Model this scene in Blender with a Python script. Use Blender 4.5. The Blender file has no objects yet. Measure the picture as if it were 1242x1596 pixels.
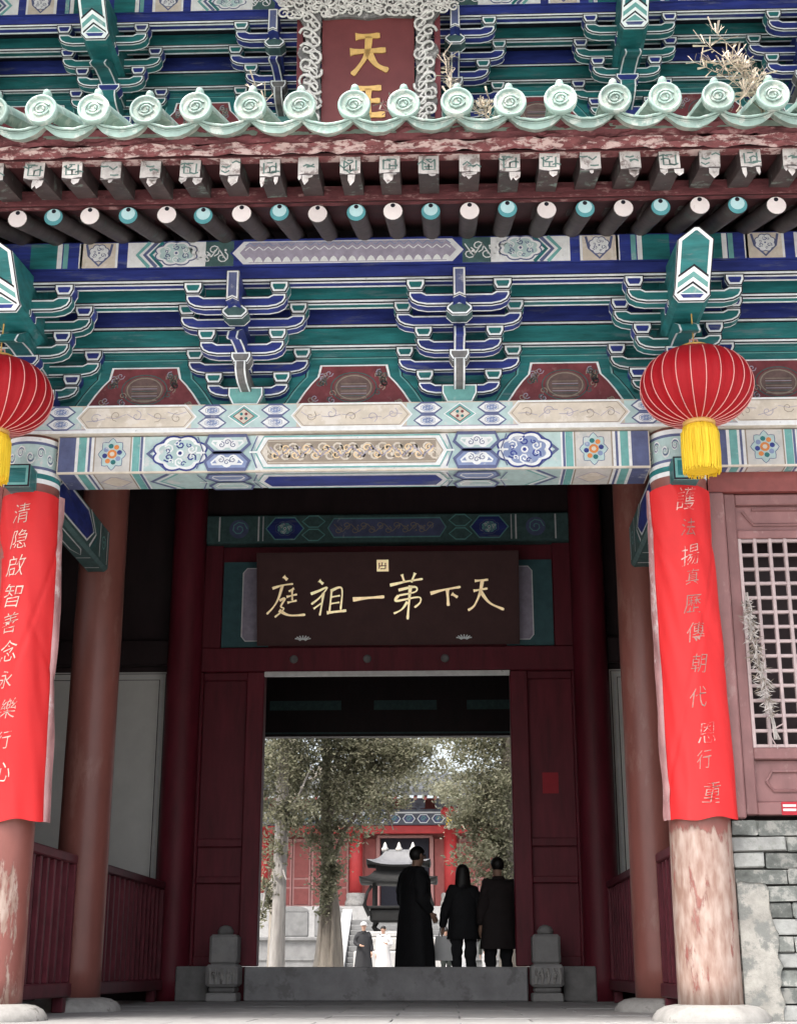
import bpy, math, random
from mathutils import Vector, Matrix, noise as mnoise
R = random.Random(7)
sin, cos, pi, rad = math.sin, math.cos, math.pi, math.radians
SC = bpy.context.scene
COL = SC.collection

# ------------------------------------------------------------------ camera, sky, sun, exposure
cam = bpy.data.cameras.new("camera")
cam.sensor_width = 36.0
cam.lens = 2230.4 / 1596 * 36.0
cam.clip_end = 3000
cam_o = bpy.data.objects.new("camera", cam)
COL.objects.link(cam_o)
cam_o.location = (0.766, -11.30, 0.369)
cam_o.rotation_euler = (rad(90 + 17.71), 0, rad(1.94))
SC.camera = cam_o

SUN_EL, SUN_AZ = rad(60), rad(212)         # azimuth clockwise from +Y: the sun stands in front of the gate, to the left
world = bpy.data.worlds.new("World")
SC.world = world
world.use_nodes = True
wn = world.node_tree
bg = wn.nodes["Background"]
sky = wn.nodes.new("ShaderNodeTexSky")
sky.sky_type = 'NISHITA'
sky.sun_disc = False
sky.sun_elevation = SUN_EL
sky.sun_rotation = SUN_AZ
sky.air_density = 1.0
sky.dust_density = 6.0
sky.ozone_density = 1.0
hs = wn.nodes.new("ShaderNodeHueSaturation")       # thin bright overcast: a paler sky all over
hs.inputs["Saturation"].default_value = 0.40
wn.links.new(sky.outputs[0], hs.inputs["Color"])
wn.links.new(hs.outputs[0], bg.inputs[0])
bg.inputs[1].default_value = 0.15
sun = bpy.data.lights.new("sun", 'SUN')
sun.energy = 1.5
sun.angle = rad(12)
sun.color = (1.0, 0.95, 0.88)
sun_o = bpy.data.objects.new("sun", sun)
COL.objects.link(sun_o)
sd = Vector((sin(SUN_AZ) * cos(SUN_EL), cos(SUN_AZ) * cos(SUN_EL), sin(SUN_EL)))
sun_o.rotation_euler = sd.to_track_quat('Z', 'Y').to_euler()
SC.view_settings.view_transform = 'Standard'
SC.view_settings.look = 'None'
SC.view_settings.exposure = 1.55
SC.view_settings.gamma = 1.0
SC.view_settings.use_curve_mapping = False

# ------------------------------------------------------------------ materials
M = {}
def mat(key, c, rough=0.6, amt=0.25, scale=9.0, bump=0.0, spec=0.35, c2=None, t2=0.55, s2=6.0, metal=0.0, stretch=None, rnd=.10):
    """base colour c, mottled by two noises; c2 = second colour of worn patches"""
    m = bpy.data.materials.new(key); m.use_nodes = True
    nt = m.node_tree; b = nt.nodes["Principled BSDF"]
    b.inputs["Roughness"].default_value = rough
    b.inputs["Specular IOR Level"].default_value = spec
    b.inputs["Metallic"].default_value = metal
    g = nt.nodes.new("ShaderNodeNewGeometry")
    src = g.outputs["Position"]
    if stretch:
        vm = nt.nodes.new("ShaderNodeVectorMath"); vm.operation = 'MULTIPLY'
        vm.inputs[1].default_value = stretch
        nt.links.new(src, vm.inputs[0]); src = vm.outputs[0]
    n = nt.nodes.new("ShaderNodeTexNoise"); n.inputs["Scale"].default_value = scale
    n.inputs["Detail"].default_value = 6; n.inputs["Roughness"].default_value = 0.65
    nt.links.new(src, n.inputs["Vector"])
    mr = nt.nodes.new("ShaderNodeMapRange")
    mr.inputs[1].default_value = 0.3; mr.inputs[2].default_value = 0.7
    mr.inputs[3].default_value = 1 - amt; mr.inputs[4].default_value = 1 + amt
    nt.links.new(n.outputs[0], mr.inputs[0])
    mx = nt.nodes.new("ShaderNodeMix"); mx.data_type = 'RGBA'; mx.blend_type = 'MULTIPLY'
    mx.inputs[0].default_value = 1.0
    mx.inputs[6].default_value = (*c, 1)
    nt.links.new(mr.outputs[0], mx.inputs[7])
    out = mx.outputs[2]
    if c2:
        n2 = nt.nodes.new("ShaderNodeTexNoise"); n2.inputs["Scale"].default_value = s2
        n2.inputs["Detail"].default_value = 8; n2.inputs["Roughness"].default_value = 0.7
        nt.links.new(src, n2.inputs["Vector"])
        r2 = nt.nodes.new("ShaderNodeMapRange")
        r2.inputs[1].default_value = t2; r2.inputs[2].default_value = t2 + 0.07
        nt.links.new(n2.outputs[0], r2.inputs[0])
        m2 = nt.nodes.new("ShaderNodeMix"); m2.data_type = 'RGBA'
        m2.inputs[7].default_value = (*c2, 1)
        nt.links.new(r2.outputs[0], m2.inputs[0]); nt.links.new(out, m2.inputs[6])
        out = m2.outputs[2]
    oi = nt.nodes.new("ShaderNodeObjectInfo")
    ro = nt.nodes.new("ShaderNodeMapRange"); ro.inputs[3].default_value = 1 - rnd; ro.inputs[4].default_value = 1 + rnd
    nt.links.new(oi.outputs["Random"], ro.inputs[0])
    mo = nt.nodes.new("ShaderNodeMix"); mo.data_type = 'RGBA'; mo.blend_type = 'MULTIPLY'; mo.inputs[0].default_value = 1.0
    nt.links.new(out, mo.inputs[6]); nt.links.new(ro.outputs[0], mo.inputs[7])
    out = mo.outputs[2]
    nt.links.new(out, b.inputs["Base Color"])
    if bump:
        bp = nt.nodes.new("ShaderNodeBump"); bp.inputs["Strength"].default_value = bump
        bp.inputs["Distance"].default_value = 0.02
        nt.links.new(n.outputs[0], bp.inputs["Height"]); nt.links.new(bp.outputs[0], b.inputs["Normal"])
    M[key] = m
    return m

mat('white', (.74, .76, .77), .6, .12, 14, c2=(.46, .47, .48), t2=.63, s2=18)
mat('line', (.84, .89, .91), .55, .12, 14, c2=(.42, .46, .48), t2=.64, s2=16)
mat('teal', (.020, .158, .165), .5, .42, 7, c2=(.09, .185, .20), t2=.57, rnd=.16, stretch=(.35, 1, 2.4))
mat('teal_light', (.15, .38, .37), .55, .18, 10, c2=(.36, .48, .48), t2=.58)
mat('teal_pale', (.42, .56, .56), .55, .14, 10, c2=(.58, .6, .6), t2=.56)
mat('blue', (.027, .042, .22), .5, .42, 7, c2=(.09, .105, .22), t2=.57, rnd=.16, stretch=(.35, 1, 2.4))
mat('blue_light', (.22, .28, .46), .55, .16, 10, c2=(.5, .52, .58), t2=.58)
mat('blue_grey', (.10, .12, .24), .55, .2, 10, c2=(.34, .35, .42), t2=.6)
mat('lilac', (.36, .33, .42), .6, .18, 12)
mat('cream_cool', (.56, .55, .53), .65, .14, 7, c2=(.44, .47, .48), t2=.55)
mat('cream', (.60, .54, .46), .65, .14, 7, c2=(.68, .63, .57), t2=.52)
mat('tan', (.31, .26, .21), .6, .2, 10)
mat('gold', (.66, .40, .11), .38, .15, 20, spec=.6)
mat('gold_pale', (.85, .62, .36), .5, .15, 20, spec=.5)
mat('orange', (.62, .22, .06), .5, .1)
mat('dark', (.012, .012, .022), .6, .3, 8)
mat('pan_red', (.19, .045, .055), .55, .3, 9, c2=(.25, .11, .11), t2=.6)
mat('dull_teal', (.06, .12, .12), .6, .3, 14)
mat('dirty_grey', (.17, .17, .17), .7, .35, 12)
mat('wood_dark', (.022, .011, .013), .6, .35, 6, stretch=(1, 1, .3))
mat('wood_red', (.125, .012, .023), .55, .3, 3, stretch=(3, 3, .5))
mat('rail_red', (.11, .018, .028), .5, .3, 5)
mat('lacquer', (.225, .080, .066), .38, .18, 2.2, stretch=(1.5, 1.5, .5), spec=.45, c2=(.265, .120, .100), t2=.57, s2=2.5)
mat('window_red', (.235, .118, .117), .55, .2, 5, c2=(.30, .18, .175), t2=.58, s2=8, stretch=(1, 1, .5))
mat('lattice', (.42, .335, .335), .55, .12, 12)
mat('beam_red', (.22, .06, .055), .5, .22, 5)
mat('sheath', (.055, .015, .017), .65, .35, 6)
mat('rafter', (.050, .040, .040), .6, .4, 9, c2=(.05, .075, .068), t2=.60, s2=5)
mat('fly', (.055, .040, .040), .6, .4, 9, c2=(.15, .19, .17), t2=.57, s2=7)
mat('peel', (.17, .055, .058), .75, .45, 9, c2=(.50, .37, .35), t2=.49, s2=12, stretch=(.8, 1, 2.0), bump=1.0)
mat('peel_dark', (.12, .035, .04), .75, .45, 9, c2=(.30, .17, .165), t2=.58, s2=10, stretch=(.8, 1, 2.0), bump=.8)
mat('flake', (.46, .43, .41), .75, .3, 16, c2=(.20, .165, .155), t2=.54, s2=13, rnd=.25)
mat('flake_mark', (.09, .15, .135), .7, .3, 16)
mat('tip_white', (.90, .83, .83), .6, .05, 12, c2=(.55, .48, .46), t2=.68, s2=14)
mat('tip_teal', (.50, .74, .78), .6, .08, 12)
mat('tip_teal_dark', (.10, .34, .38), .6, .1, 12)
mat('glaze', (.235, .335, .30), .36, .25, 9, spec=.45, c2=(.43, .48, .44), t2=.52, s2=8, rnd=.22)
mat('glaze_dirty', (.24, .31, .27), .5, .3, 10, c2=(.42, .44, .39), t2=.5, s2=9, rnd=.2)
mat('roof_clay', (.16, .20, .17), .7, .3, 8)
mat('banner', (.60, .022, .024), .5, .05, 4, spec=.3)
mat('ink', (.66, .50, .43), .4, .3, 30, spec=.5, c2=(.55, .09, .08), t2=.55, s2=15, rnd=.2)
mat('ink_faded', (.37, .20, .175), .45, .35, 30, spec=.4, c2=(.58, .035, .035), t2=.535, s2=15, rnd=.2)
mat('ink_light', (.62, .40, .36), .4, .3, 30, spec=.5, c2=(.58, .05, .05), t2=.47, s2=12)
mat('film', (.36, .19, .19), .2, .3, 6, spec=.7, c2=(.52, .40, .39), t2=.55, s2=5, stretch=(1, 1, .6))
mat('lantern', (.33, .004, .010), .62, .06, 12, spec=.25)
mat('lantern_rib', (.62, .30, .28), .4, .1, 12)
mat('tassel', (.78, .54, .03), .6, .12, 40, stretch=(1, 1, .1))
mat('stone', (.29, .285, .28), .85, .16, 5, bump=.25, c2=(.32, .31, .30), t2=.56, s2=3)
mat('stone_dark', (.20, .195, .19), .85, .2, 7, bump=.25)
mat('stone_pale', (.31, .30, .285), .85, .3, 5, bump=.4, c2=(.17, .16, .15), t2=.58, s2=5)
mat('brick', (.155, .165, .155), .9, .4, 9, bump=.6, c2=(.30, .30, .28), t2=.53, s2=9, rnd=.3)
mat('brick_pale', (.27, .275, .265), .9, .25, 9, bump=.5, c2=(.22, .23, .21), t2=.58, s2=14)
mat('mortar', (.16, .16, .15), .95, .3, 14)
mat('plaster', (.76, .76, .73), .85, .06, 3)
mat('render_patch', (.30, .29, .265), .9, .3, 7, bump=.8, c2=(.18, .185, .175), t2=.48, s2=5)
mat('plaque_red', (.155, .036, .038), .55, .12, 4)
mat('plaque_brown', (.075, .034, .034), .6, .12, 5, spec=.2)
mat('carved', (.62, .60, .58), .75, .25, 14, c2=(.34, .33, .33), t2=.58, s2=16)
mat('carved_gap_shade', (.16, .155, .155), .8, .5, 16, c2=(.36, .35, .34), t2=.56, s2=13)  # frame backing, darkened to paint in the shade of the carving's gaps
mat('teal_shade', (.045, .115, .13), .6, .2, 8)
mat('dry_grey', (.42, .39, .37), .85, .3, 20)
mat('paper_red', (.42, .02, .035), .6, .1)
mat('sticker', (.75, .70, .70), .4, .05)
mat('straw', (.50, .42, .33), .85, .3, 20)
mat('straw_dark', (.20, .17, .14), .85, .3, 20)
mat('bark_pale', (.34, .32, .30), .9, .25, 5, bump=.6, stretch=(4, 4, .5))
mat('bark', (.22, .195, .165), .9, .3, 5, bump=.7, stretch=(4, 4, .5))
for k_, c_ in (('leaf_a', (.215, .215, .145)), ('leaf_b', (.150, .158, .100)), ('leaf_c', (.275, .265, .19)), ('leaf_d', (.36, .365, .28))):
    m_ = mat(k_, c_, .8, .3, 3)
    nt_ = m_.node_tree; b_ = nt_.nodes["Principled BSDF"]; o_ = nt_.nodes["Material Output"]
    tl_ = nt_.nodes.new("ShaderNodeBsdfTranslucent"); ms_ = nt_.nodes.new("ShaderNodeMixShader"); ms_.inputs[0].default_value = .6
    nt_.links.new(b_.inputs["Base Color"].links[0].from_socket, tl_.inputs[0])
    nt_.links.new(b_.outputs[0], ms_.inputs[1]); nt_.links.new(tl_.outputs[0], ms_.inputs[2]); nt_.links.new(ms_.outputs[0], o_.inputs[0])
mat('gilt', (1.0, .80, .50), .40, .12, 20, spec=.6, metal=1.0)
mat('oval_ground', (.16, .105, .10), .6, .3, 10)
mat('bronze', (.011, .011, .011), .6, .3, 6, spec=.15)
mat('bronze_sky_sheen', (.10, .10, .105), .5, .2, 6, spec=.3)  # paler bronze: sky reflection on the upper roof put into the colour
mat('far_red', (.46, .045, .045), .5, .12, 2)
mat('far_door', (.34, .10, .09), .6, .15, 3)
mat('far_pink', (.50, .26, .24), .6, .1, 3)
mat('far_grey', (.10, .11, .14), .6, .3, 2)
mat('tile_dark', (.05, .052, .055), .6, .3, 4)
mat('skin', (.40, .24, .17), .55, .06, 10)
mat('hair', (.012, .010, .009), .5, .2, 20)
mat('hair_grey', (.55, .54, .53), .6, .1, 20)
mat('coat_black', (.012, .012, .014), .8, .2, 9)
mat('coat_brown', (.022, .016, .016), .8, .2, 9)
mat('trousers', (.02, .02, .023), .8, .2, 9)
mat('cloth_white', (.42, .41, .41), .8, .06, 9)
mat('cloth_dark', (.03, .035, .03), .8, .2, 9)
mat('steel', (.88, .87, .87), .35, .12, 10, metal=0.0, c2=(.1, .09, .09), t2=.63, s2=5)
mat('stone_mid', (.33, .325, .33), .85, .2, 4, bump=.25, c2=(.24, .235, .235), t2=.55, s2=3)
mat('stone_far', (.155, .155, .155), .9, .2, 3)
mat('ground', (.42, .41, .39), .9, .15, 1.2, bump=.1)

def peeled(key, z_top, thr):
    """red lacquer whose lower part has flaked to pale ground, in patches of its own"""
    m = M['lacquer'].copy(); m.name = key
    nt = m.node_tree; b = nt.nodes["Principled BSDF"]
    old = b.inputs["Base Color"].links[0].from_socket
    g = nt.nodes.new("ShaderNodeNewGeometry")
    sp = nt.nodes.new("ShaderNodeSeparateXYZ"); nt.links.new(g.outputs["Position"], sp.inputs[0])
    zr = nt.nodes.new("ShaderNodeMapRange")
    zr.inputs[1].default_value = z_top - .15; zr.inputs[2].default_value = z_top + .1
    zr.inputs[3].default_value = 0.0; zr.inputs[4].default_value = -0.45
    nt.links.new(sp.outputs[2], zr.inputs[0])
    vm = nt.nodes.new("ShaderNodeVectorMath"); vm.operation = 'MULTIPLY'; vm.inputs[1].default_value = (2.0, 2.0, .55)
    nt.links.new(g.outputs["Position"], vm.inputs[0])
    n = nt.nodes.new("ShaderNodeTexNoise"); n.inputs["Scale"].default_value = 4.0
    n.inputs["Detail"].default_value = 9; n.inputs["Roughness"].default_value = .68
    nt.links.new(vm.outputs[0], n.inputs["Vector"])
    ad = nt.nodes.new("ShaderNodeMath"); ad.operation = 'ADD'
    nt.links.new(n.outputs[0], ad.inputs[0]); nt.links.new(zr.outputs[0], ad.inputs[1])
    r1 = nt.nodes.new("ShaderNodeMapRange"); r1.inputs[1].default_value = thr; r1.inputs[2].default_value = thr + .05
    nt.links.new(ad.outputs[0], r1.inputs[0])
    n3 = nt.nodes.new("ShaderNodeTexNoise"); n3.inputs["Scale"].default_value = 11
    n3.inputs["Detail"].default_value = 6
    nt.links.new(vm.outputs[0], n3.inputs["Vector"])
    cr = nt.nodes.new("ShaderNodeMix"); cr.data_type = 'RGBA'
    cr.inputs[6].default_value = (.27, .165, .13, 1); cr.inputs[7].default_value = (.43, .33, .285, 1)
    r3 = nt.nodes.new("ShaderNodeMapRange"); r3.inputs[1].default_value = .36; r3.inputs[2].default_value = .66
    nt.links.new(n3.outputs[0], r3.inputs[0]); nt.links.new(r3.outputs[0], cr.inputs[0])
    mx = nt.nodes.new("ShaderNodeMix"); mx.data_type = 'RGBA'
    nt.links.new(r1.outputs[0], mx.inputs[0]); nt.links.new(old, mx.inputs[6]); nt.links.new(cr.outputs[2], mx.inputs[7])
    nt.links.new(mx.outputs[2], b.inputs["Base Color"])
    bp = nt.nodes.new("ShaderNodeBump"); bp.inputs["Strength"].default_value = .5; bp.inputs["Distance"].default_value = .01
    bp.invert = True
    nt.links.new(r1.outputs[0], bp.inputs["Height"]); nt.links.new(bp.outputs[0], b.inputs["Normal"])
    M[key] = m
peeled('column_worn', 1.48, .37)
peeled('column_worn_less', 1.30, .53)

# ------------------------------------------------------------------ mesh helpers
def link(name, data, parent=None, loc=(0, 0, 0), rot=(0, 0, 0)):
    o = bpy.data.objects.new(name, data)
    COL.objects.link(o)
    o.location = loc; o.rotation_euler = rot
    if parent: o.parent = parent
    return o
def tag(o, label=None, cat=None, group=None, kind=None):
    if label: o['label'] = label
    if cat: o['category'] = cat
    if group: o['group'] = group
    if kind: o['kind'] = kind
    return o
def thing(name, label, cat, loc=(0, 0, 0), rz=0, group=None):
    return tag(link(name, None, None, loc, (0, 0, rz)), label, cat, group)
def copy_tree(o, parent=None):
    c = o.copy(); COL.objects.link(c)
    if parent: c.parent = parent
    for ch in list(o.children): copy_tree(ch, c)
    return c

class MB:
    def __init__(s): s.v = []; s.f = []; s.m = []; s.sm = []
    def add(s, pts, faces, key, smooth=False):
        b = len(s.v); s.v.extend(tuple(p) for p in pts)
        for f in faces:
            s.f.append([b + i for i in f]); s.m.append(key); s.sm.append(smooth)
        return b
    def poly(s, pts, key): s.add(pts, [list(range(len(pts)))], key)
    def box(s, x0, x1, y0, y1, z0, z1, key, cols=None):
        p = [(x0, y0, z0), (x1, y0, z0), (x1, y1, z0), (x0, y1, z0), (x0, y0, z1), (x1, y0, z1), (x1, y1, z1), (x0, y1, z1)]
        F = [[0, 1, 5, 4], [1, 2, 6, 5], [2, 3, 7, 6], [3, 0, 4, 7], [4, 5, 6, 7], [3, 2, 1, 0]]
        s.add(p, F, key)
    def bevbox(s, x0, x1, y0, y1, z0, z1, key, b=.01):
        """box with chamfered edges"""
        xs, ys, zs = (x0, x1), (y0, y1), (z0, z1)
        P = []; ix = {}
        for i in (0, 1):
            for j in (0, 1):
                for k in (0, 1):
                    sx, sy, sz = (b if i == 0 else -b), (b if j == 0 else -b), (b if k == 0 else -b)
                    for a in range(3):
                        q = [xs[i] + sx, ys[j] + sy, zs[k] + sz]
                        q[a] = (xs[i], ys[j], zs[k])[a]
                        ix[(i, j, k, a)] = len(P); P.append(q)
        F = []
        for a in range(3):
            o = [c for c in range(3) if c != a]
            for e in (0, 1):
                loop = []
                for u, w in ((0, 0), (1, 0), (1, 1), (0, 1)):
                    t = [0, 0, 0]; t[a] = e; t[o[0]] = u; t[o[1]] = w
                    loop.append(ix[(*t, a)])
                F.append(loop)
        for a in range(3):
            o = [c for c in range(3) if c != a]
            for u in (0, 1):
                for w in (0, 1):
                    t0 = [0, 0, 0]; t1 = [0, 0, 0]
                    t0[o[0]] = t1[o[0]] = u; t0[o[1]] = t1[o[1]] = w; t1[a] = 1
                    F.append([ix[(*t0, o[0])], ix[(*t1, o[0])], ix[(*t1, o[1])], ix[(*t0, o[1])]])
        for i in (0, 1):
            for j in (0, 1):
                for k in (0, 1): F.append([ix[(i, j, k, 0)], ix[(i, j, k, 1)], ix[(i, j, k, 2)]])
        s.add(P, F, key)
    def lathe(s, prof, key, n=24, c=(0, 0), caps=True, smooth=True, keys=None, lobes=None):
        P = []; F = []
        for (r, z) in prof:
            for i in range(n):
                a = 2 * pi * i / n
                rr = r * (lobes(a, z) if lobes else 1)
                P.append((c[0] + rr * cos(a), c[1] + rr * sin(a), z))
        b = len(s.v); s.v.extend(P)
        for j in range(len(prof) - 1):
            for i in range(n):
                k = (i + 1) % n
                s.f.append([b + j * n + i, b + j * n + k, b + (j + 1) * n + k, b + (j + 1) * n + i])
                s.m.append(keys[j] if keys else key); s.sm.append(smooth)
        if caps:
            s.f.append([b + i for i in reversed(range(n))]); s.m.append(keys[0] if keys else key); s.sm.append(False)
            s.f.append([b + (len(prof) - 1) * n + i for i in range(n)]); s.m.append(keys[-1] if keys else key); s.sm.append(False)
    def tube(s, path, r, key, n=6, smooth=True, caps=True):
        path = [Vector(p) for p in path]
        rs = r if isinstance(r, (list, tuple)) else [r] * len(path)
        P = []; F = []
        up = Vector((0.13, 0.21, 1)).normalized()
        for i, p in enumerate(path):
            t = (path[min(i + 1, len(path) - 1)] - path[max(i - 1, 0)])
            if t.length < 1e-9: t = Vector((0, 0, 1))
            t.normalize()
            a = t.cross(up)
            if a.length < .05: a = t.cross(Vector((1, 0, 0)))
            a.normalize(); b = t.cross(a)
            for k in range(n):
                an = 2 * pi * k / n
                P.append(p + (a * cos(an) + b * sin(an)) * rs[i])
        for i in range(len(path) - 1):
            for k in range(n):
                l = (k + 1) % n
                F.append([i * n + k, i * n + l, (i + 1) * n + l, (i + 1) * n + k])
        s.add(P, F, key, smooth)
        if caps:
            m = len(path) - 1
            s.add(P[:n], [list(range(n))], key); s.add(P[m * n:], [list(range(n))], key)
    def loft(s, rings, key, smooth=True, caps=True):
        n = len(rings[0]); P = [p for r in rings for p in r]; F = []
        for j in range(len(rings) - 1):
            for i in range(n):
                k = (i + 1) % n
                F.append([j * n + i, j * n + k, (j + 1) * n + k, (j + 1) * n + i])
        s.add(P, F, key, smooth)
        if caps:
            s.add(rings[0], [list(reversed(range(n)))], key); s.add(rings[-1], [list(range(n))], key)
    def mesh(s, name):
        me = bpy.data.meshes.new(name)
        me.from_pydata(s.v, [], s.f)
        keys = []
        for k in s.m:
            if k not in keys: keys.append(k)
        for k in keys: me.materials.append(M[k])
        me.polygons.foreach_set('material_index', [keys.index(k) for k in s.m])
        me.polygons.foreach_set('use_smooth', s.sm)
        me.validate(); me.update()
        return me
    def build(s, name, parent=None, loc=(0, 0, 0), rot=(0, 0, 0)):
        return link(name, s.mesh(name), parent, loc, rot)

def area2(p): return sum(p[i][0] * p[(i + 1) % len(p)][1] - p[(i + 1) % len(p)][0] * p[i][1] for i in range(len(p)))
def inset(p, d):
    """offset a CCW polygon inwards"""
    n = len(p); out = []
    for i in range(n):
        a, b, c = Vector(p[i - 1]), Vector(p[i]), Vector(p[(i + 1) % n])
        e1 = (b - a).normalized(); e2 = (c - b).normalized()
        n1 = Vector((-e1.y, e1.x)); n2 = Vector((-e2.y, e2.x))
        m = (n1 + n2)
        if m.length < 1e-6: m = n1
        m.normalize()
        out.append(tuple(b + m * (d / max(.35, m.dot(n1)))))
    return out
def prism(mb, pts, y0, y1, fill, line='line', outer='dark', w0=.009, w1=.013, side=None, edge=.018):
    """profile (x,z) extruded from y0 (front, -Y) to y1, its face and edges lined like painted timber"""
    side = side or fill
    if area2(pts) < 0: pts = pts[::-1]
    n = len(pts)
    p1 = inset(pts, w0); p2 = inset(pts, w0 + w1)
    for A, B, k in ((pts, p1, outer), (p1, p2, line)):
        for i in range(n):
            j = (i + 1) % n
            mb.add([(A[i][0], y0, A[i][1]), (A[j][0], y0, A[j][1]), (B[j][0], y0, B[j][1]), (B[i][0], y0, B[i][1])], [[0, 1, 2, 3]], k)
    mb.poly([(x, y0, z) for x, z in p2], fill)
    ys = [y0, y0 + w0, y0 + w0 + edge, y1 - w0 - edge, y1 - w0, y1] if (y1 - y0) > 4 * edge else [y0, y1]
    ks = [outer, line, side, line, outer] if len(ys) > 2 else [side]
    for i in range(n):
        j = (i + 1) % n
        for q in range(len(ys) - 1):
            mb.add([(pts[i][0], ys[q], pts[i][1]), (pts[i][0], ys[q + 1], pts[i][1]), (pts[j][0], ys[q + 1], pts[j][1]), (pts[j][0], ys[q], pts[j][1])], [[0, 1, 2, 3]], ks[q])
    mb.poly([(x, y1, z) for x, z in reversed(pts)], side)

class Paint(MB):
    """flat painted work: polygons and brush lines in (u,v), mapped on a surface, each layer 1.2 mm proud of the one below"""
    def __init__(s, fn): super().__init__(); s.fn = fn
    def P(s, u, v, L): return s.fn(u, v, .002 + .0012 * L)
    def area(s, pts, key, L=0): s.poly([s.P(u, v, L) for u, v in pts], key)
    def rect(s, u0, u1, v0, v1, key, L=0): s.area([(u0, v0), (u1, v0), (u1, v1), (u0, v1)], key, L)
    def rectn(s, u0, u1, v0, v1, key, L=0, n=10):
        for i in range(n): s.rect(u0 + (u1 - u0) * i / n, u0 + (u1 - u0) * (i + 1) / n, v0, v1, key, L)
    def disc(s, u, v, r, key, L=0, n=12, ry=None):
        ry = ry or r
        s.area([(u + r * cos(2 * pi * i / n), v + ry * sin(2 * pi * i / n)) for i in range(n)], key, L)
    def line(s, pts, w, key, L=1, closed=False):
        ws = w if isinstance(w, (list, tuple)) else [w] * len(pts)
        n = len(pts); Lf = []; Rt = []
        for i in range(n):
            a = pts[i - 1] if (i > 0 or closed) else pts[i]
            c = pts[(i + 1) % n] if (i < n - 1 or closed) else pts[i]
            d = Vector((c[0] - a[0], c[1] - a[1]))
            if d.length < 1e-9: d = Vector((1, 0))
            d.normalize(); nn = Vector((-d.y, d.x)) * ws[i] / 2
            Lf.append((pts[i][0] + nn.x, pts[i][1] + nn.y)); Rt.append((pts[i][0] - nn.x, pts[i][1] - nn.y))
        m = n if closed else n - 1
        for i in range(m):
            j = (i + 1) % n
            s.area([Rt[i], Rt[j], Lf[j], Lf[i]], key, L)
    def spiral(s, u, v, r, a0, turns, w, key, L=1, n=12):
        pts = []
        for i in range(n + 1):
            t = i / n; rr = r * (1 - .85 * t); a = a0 + turns * 2 * pi * t
            pts.append((u + rr * cos(a), v + rr * sin(a)))
        s.line(pts, w, key, L)
    def outline(s, pts, key, line_key, w, L=0, key2=None, w2=0):
        s.area(pts, key, L); s.line(pts, w, line_key, L + 1, True)
        if key2: s.line(inset(pts if area2(pts) > 0 else pts[::-1], w + w2), w2, key2, L + 1, True)
    def flower(s, u, v, r, L=1):
        pts = [(u + r * 1.25 * (1 + .13 * cos(8 * a)) * cos(a) * .82, v + r * 1.25 * (1 + .13 * cos(8 * a)) * sin(a)) for a in [2 * pi * i / 32 for i in range(32)]]
        s.outline(pts, 'teal_pale', 'blue_grey', .006, L)
        for i in range(8):
            a = 2 * pi * i / 8 + .2
            s.disc(u + r * .62 * cos(a), v + r * .72 * sin(a), r * .22, ('blue', 'orange', 'teal', 'blue_light')[i % 4], L + 2, 8)
        s.disc(u, v, r * .4, 'orange', L + 3, 10); s.disc(u, v, r * .2, 'cream', L + 4, 8)
    def cloud(s, u, v, ru, rv, key='teal_pale', line='white', L=1, seed=1, ink='blue_grey'):
        """lobed medallion: dark rim, white rim, scrolls round a small flower"""
        n = 48; k = 8
        def lob(f): return [(u + ru * f * (.86 + .14 * abs(sin(k * a / 2))) * cos(a), v + rv * f * (.86 + .14 * abs(sin(k * a / 2))) * sin(a)) for a in [2 * pi * i / n for i in range(n)]]
        w = min(ru, rv)
        s.area(lob(1.0), line, L); s.line(lob(1.0), .10 * w, ink, L + 1, True); s.area(lob(.80), key, L + 1)
        q = random.Random(seed); m = 6 if w > .07 else 4
        for i in range(m):
            a = 2 * pi * i / m + .5
            s.spiral(u + ru * .47 * cos(a), v + rv * .47 * sin(a), w * .27, a, 1.3 * (1 if i % 2 else -1), w * .085, ink if i % 2 else 'white', L + 2, 9)
            s.spiral(u + ru * .47 * cos(a + .3), v + rv * .62 * sin(a + .3), w * .16, a + 2, 1.0, w * .06, 'white' if i % 2 else ink, L + 3, 7)
        s.disc(u, v, w * .20, 'white', L + 3, 8); s.disc(u, v, w * .11, ink, L + 4, 6)
    def scrollwork(s, u0, u1, v0, v1, key, w, L=1, seed=1, step=.09, key2=None):
        q = random.Random(seed); u = u0 + step * .5; i = 0
        h = v1 - v0
        while u < u1 - step * .3:
            up = i % 2
            cy = v0 + h * (.68 if up else .32)
            s.spiral(u, cy, h * .30, (-pi / 2 if up else pi / 2) + q.uniform(-.5, .5), (1.25 if up else -1.25), w, key, L, 11)
            s.line([(u - step * .5, v0 + h * (.2 if up else .8)), (u, v0 + h * .5), (u + step * .5, v0 + h * (.8 if up else .2))], w, key2 or key, L)
            if q.random() < .6: s.disc(u + step * .4, v0 + h * q.uniform(.25, .75), w * 1.1, key2 or key, L + 1, 7)
            u += step; i += 1
    def hexa(s, u0, u1, v0, v1, k, nose=None):
        vm = (v0 + v1) / 2; e = nose or (v1 - v0) * .45
        return [(u0, vm), (u0 + e, v0), (u1 - e, v0), (u1, vm), (u1 - e, v1), (u0 + e, v1)]

def front(y): return lambda u, v, o: (u, y - o, v)
def under(z, y0): return lambda u, v, o: (u, y0 + v, z - o)

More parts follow.
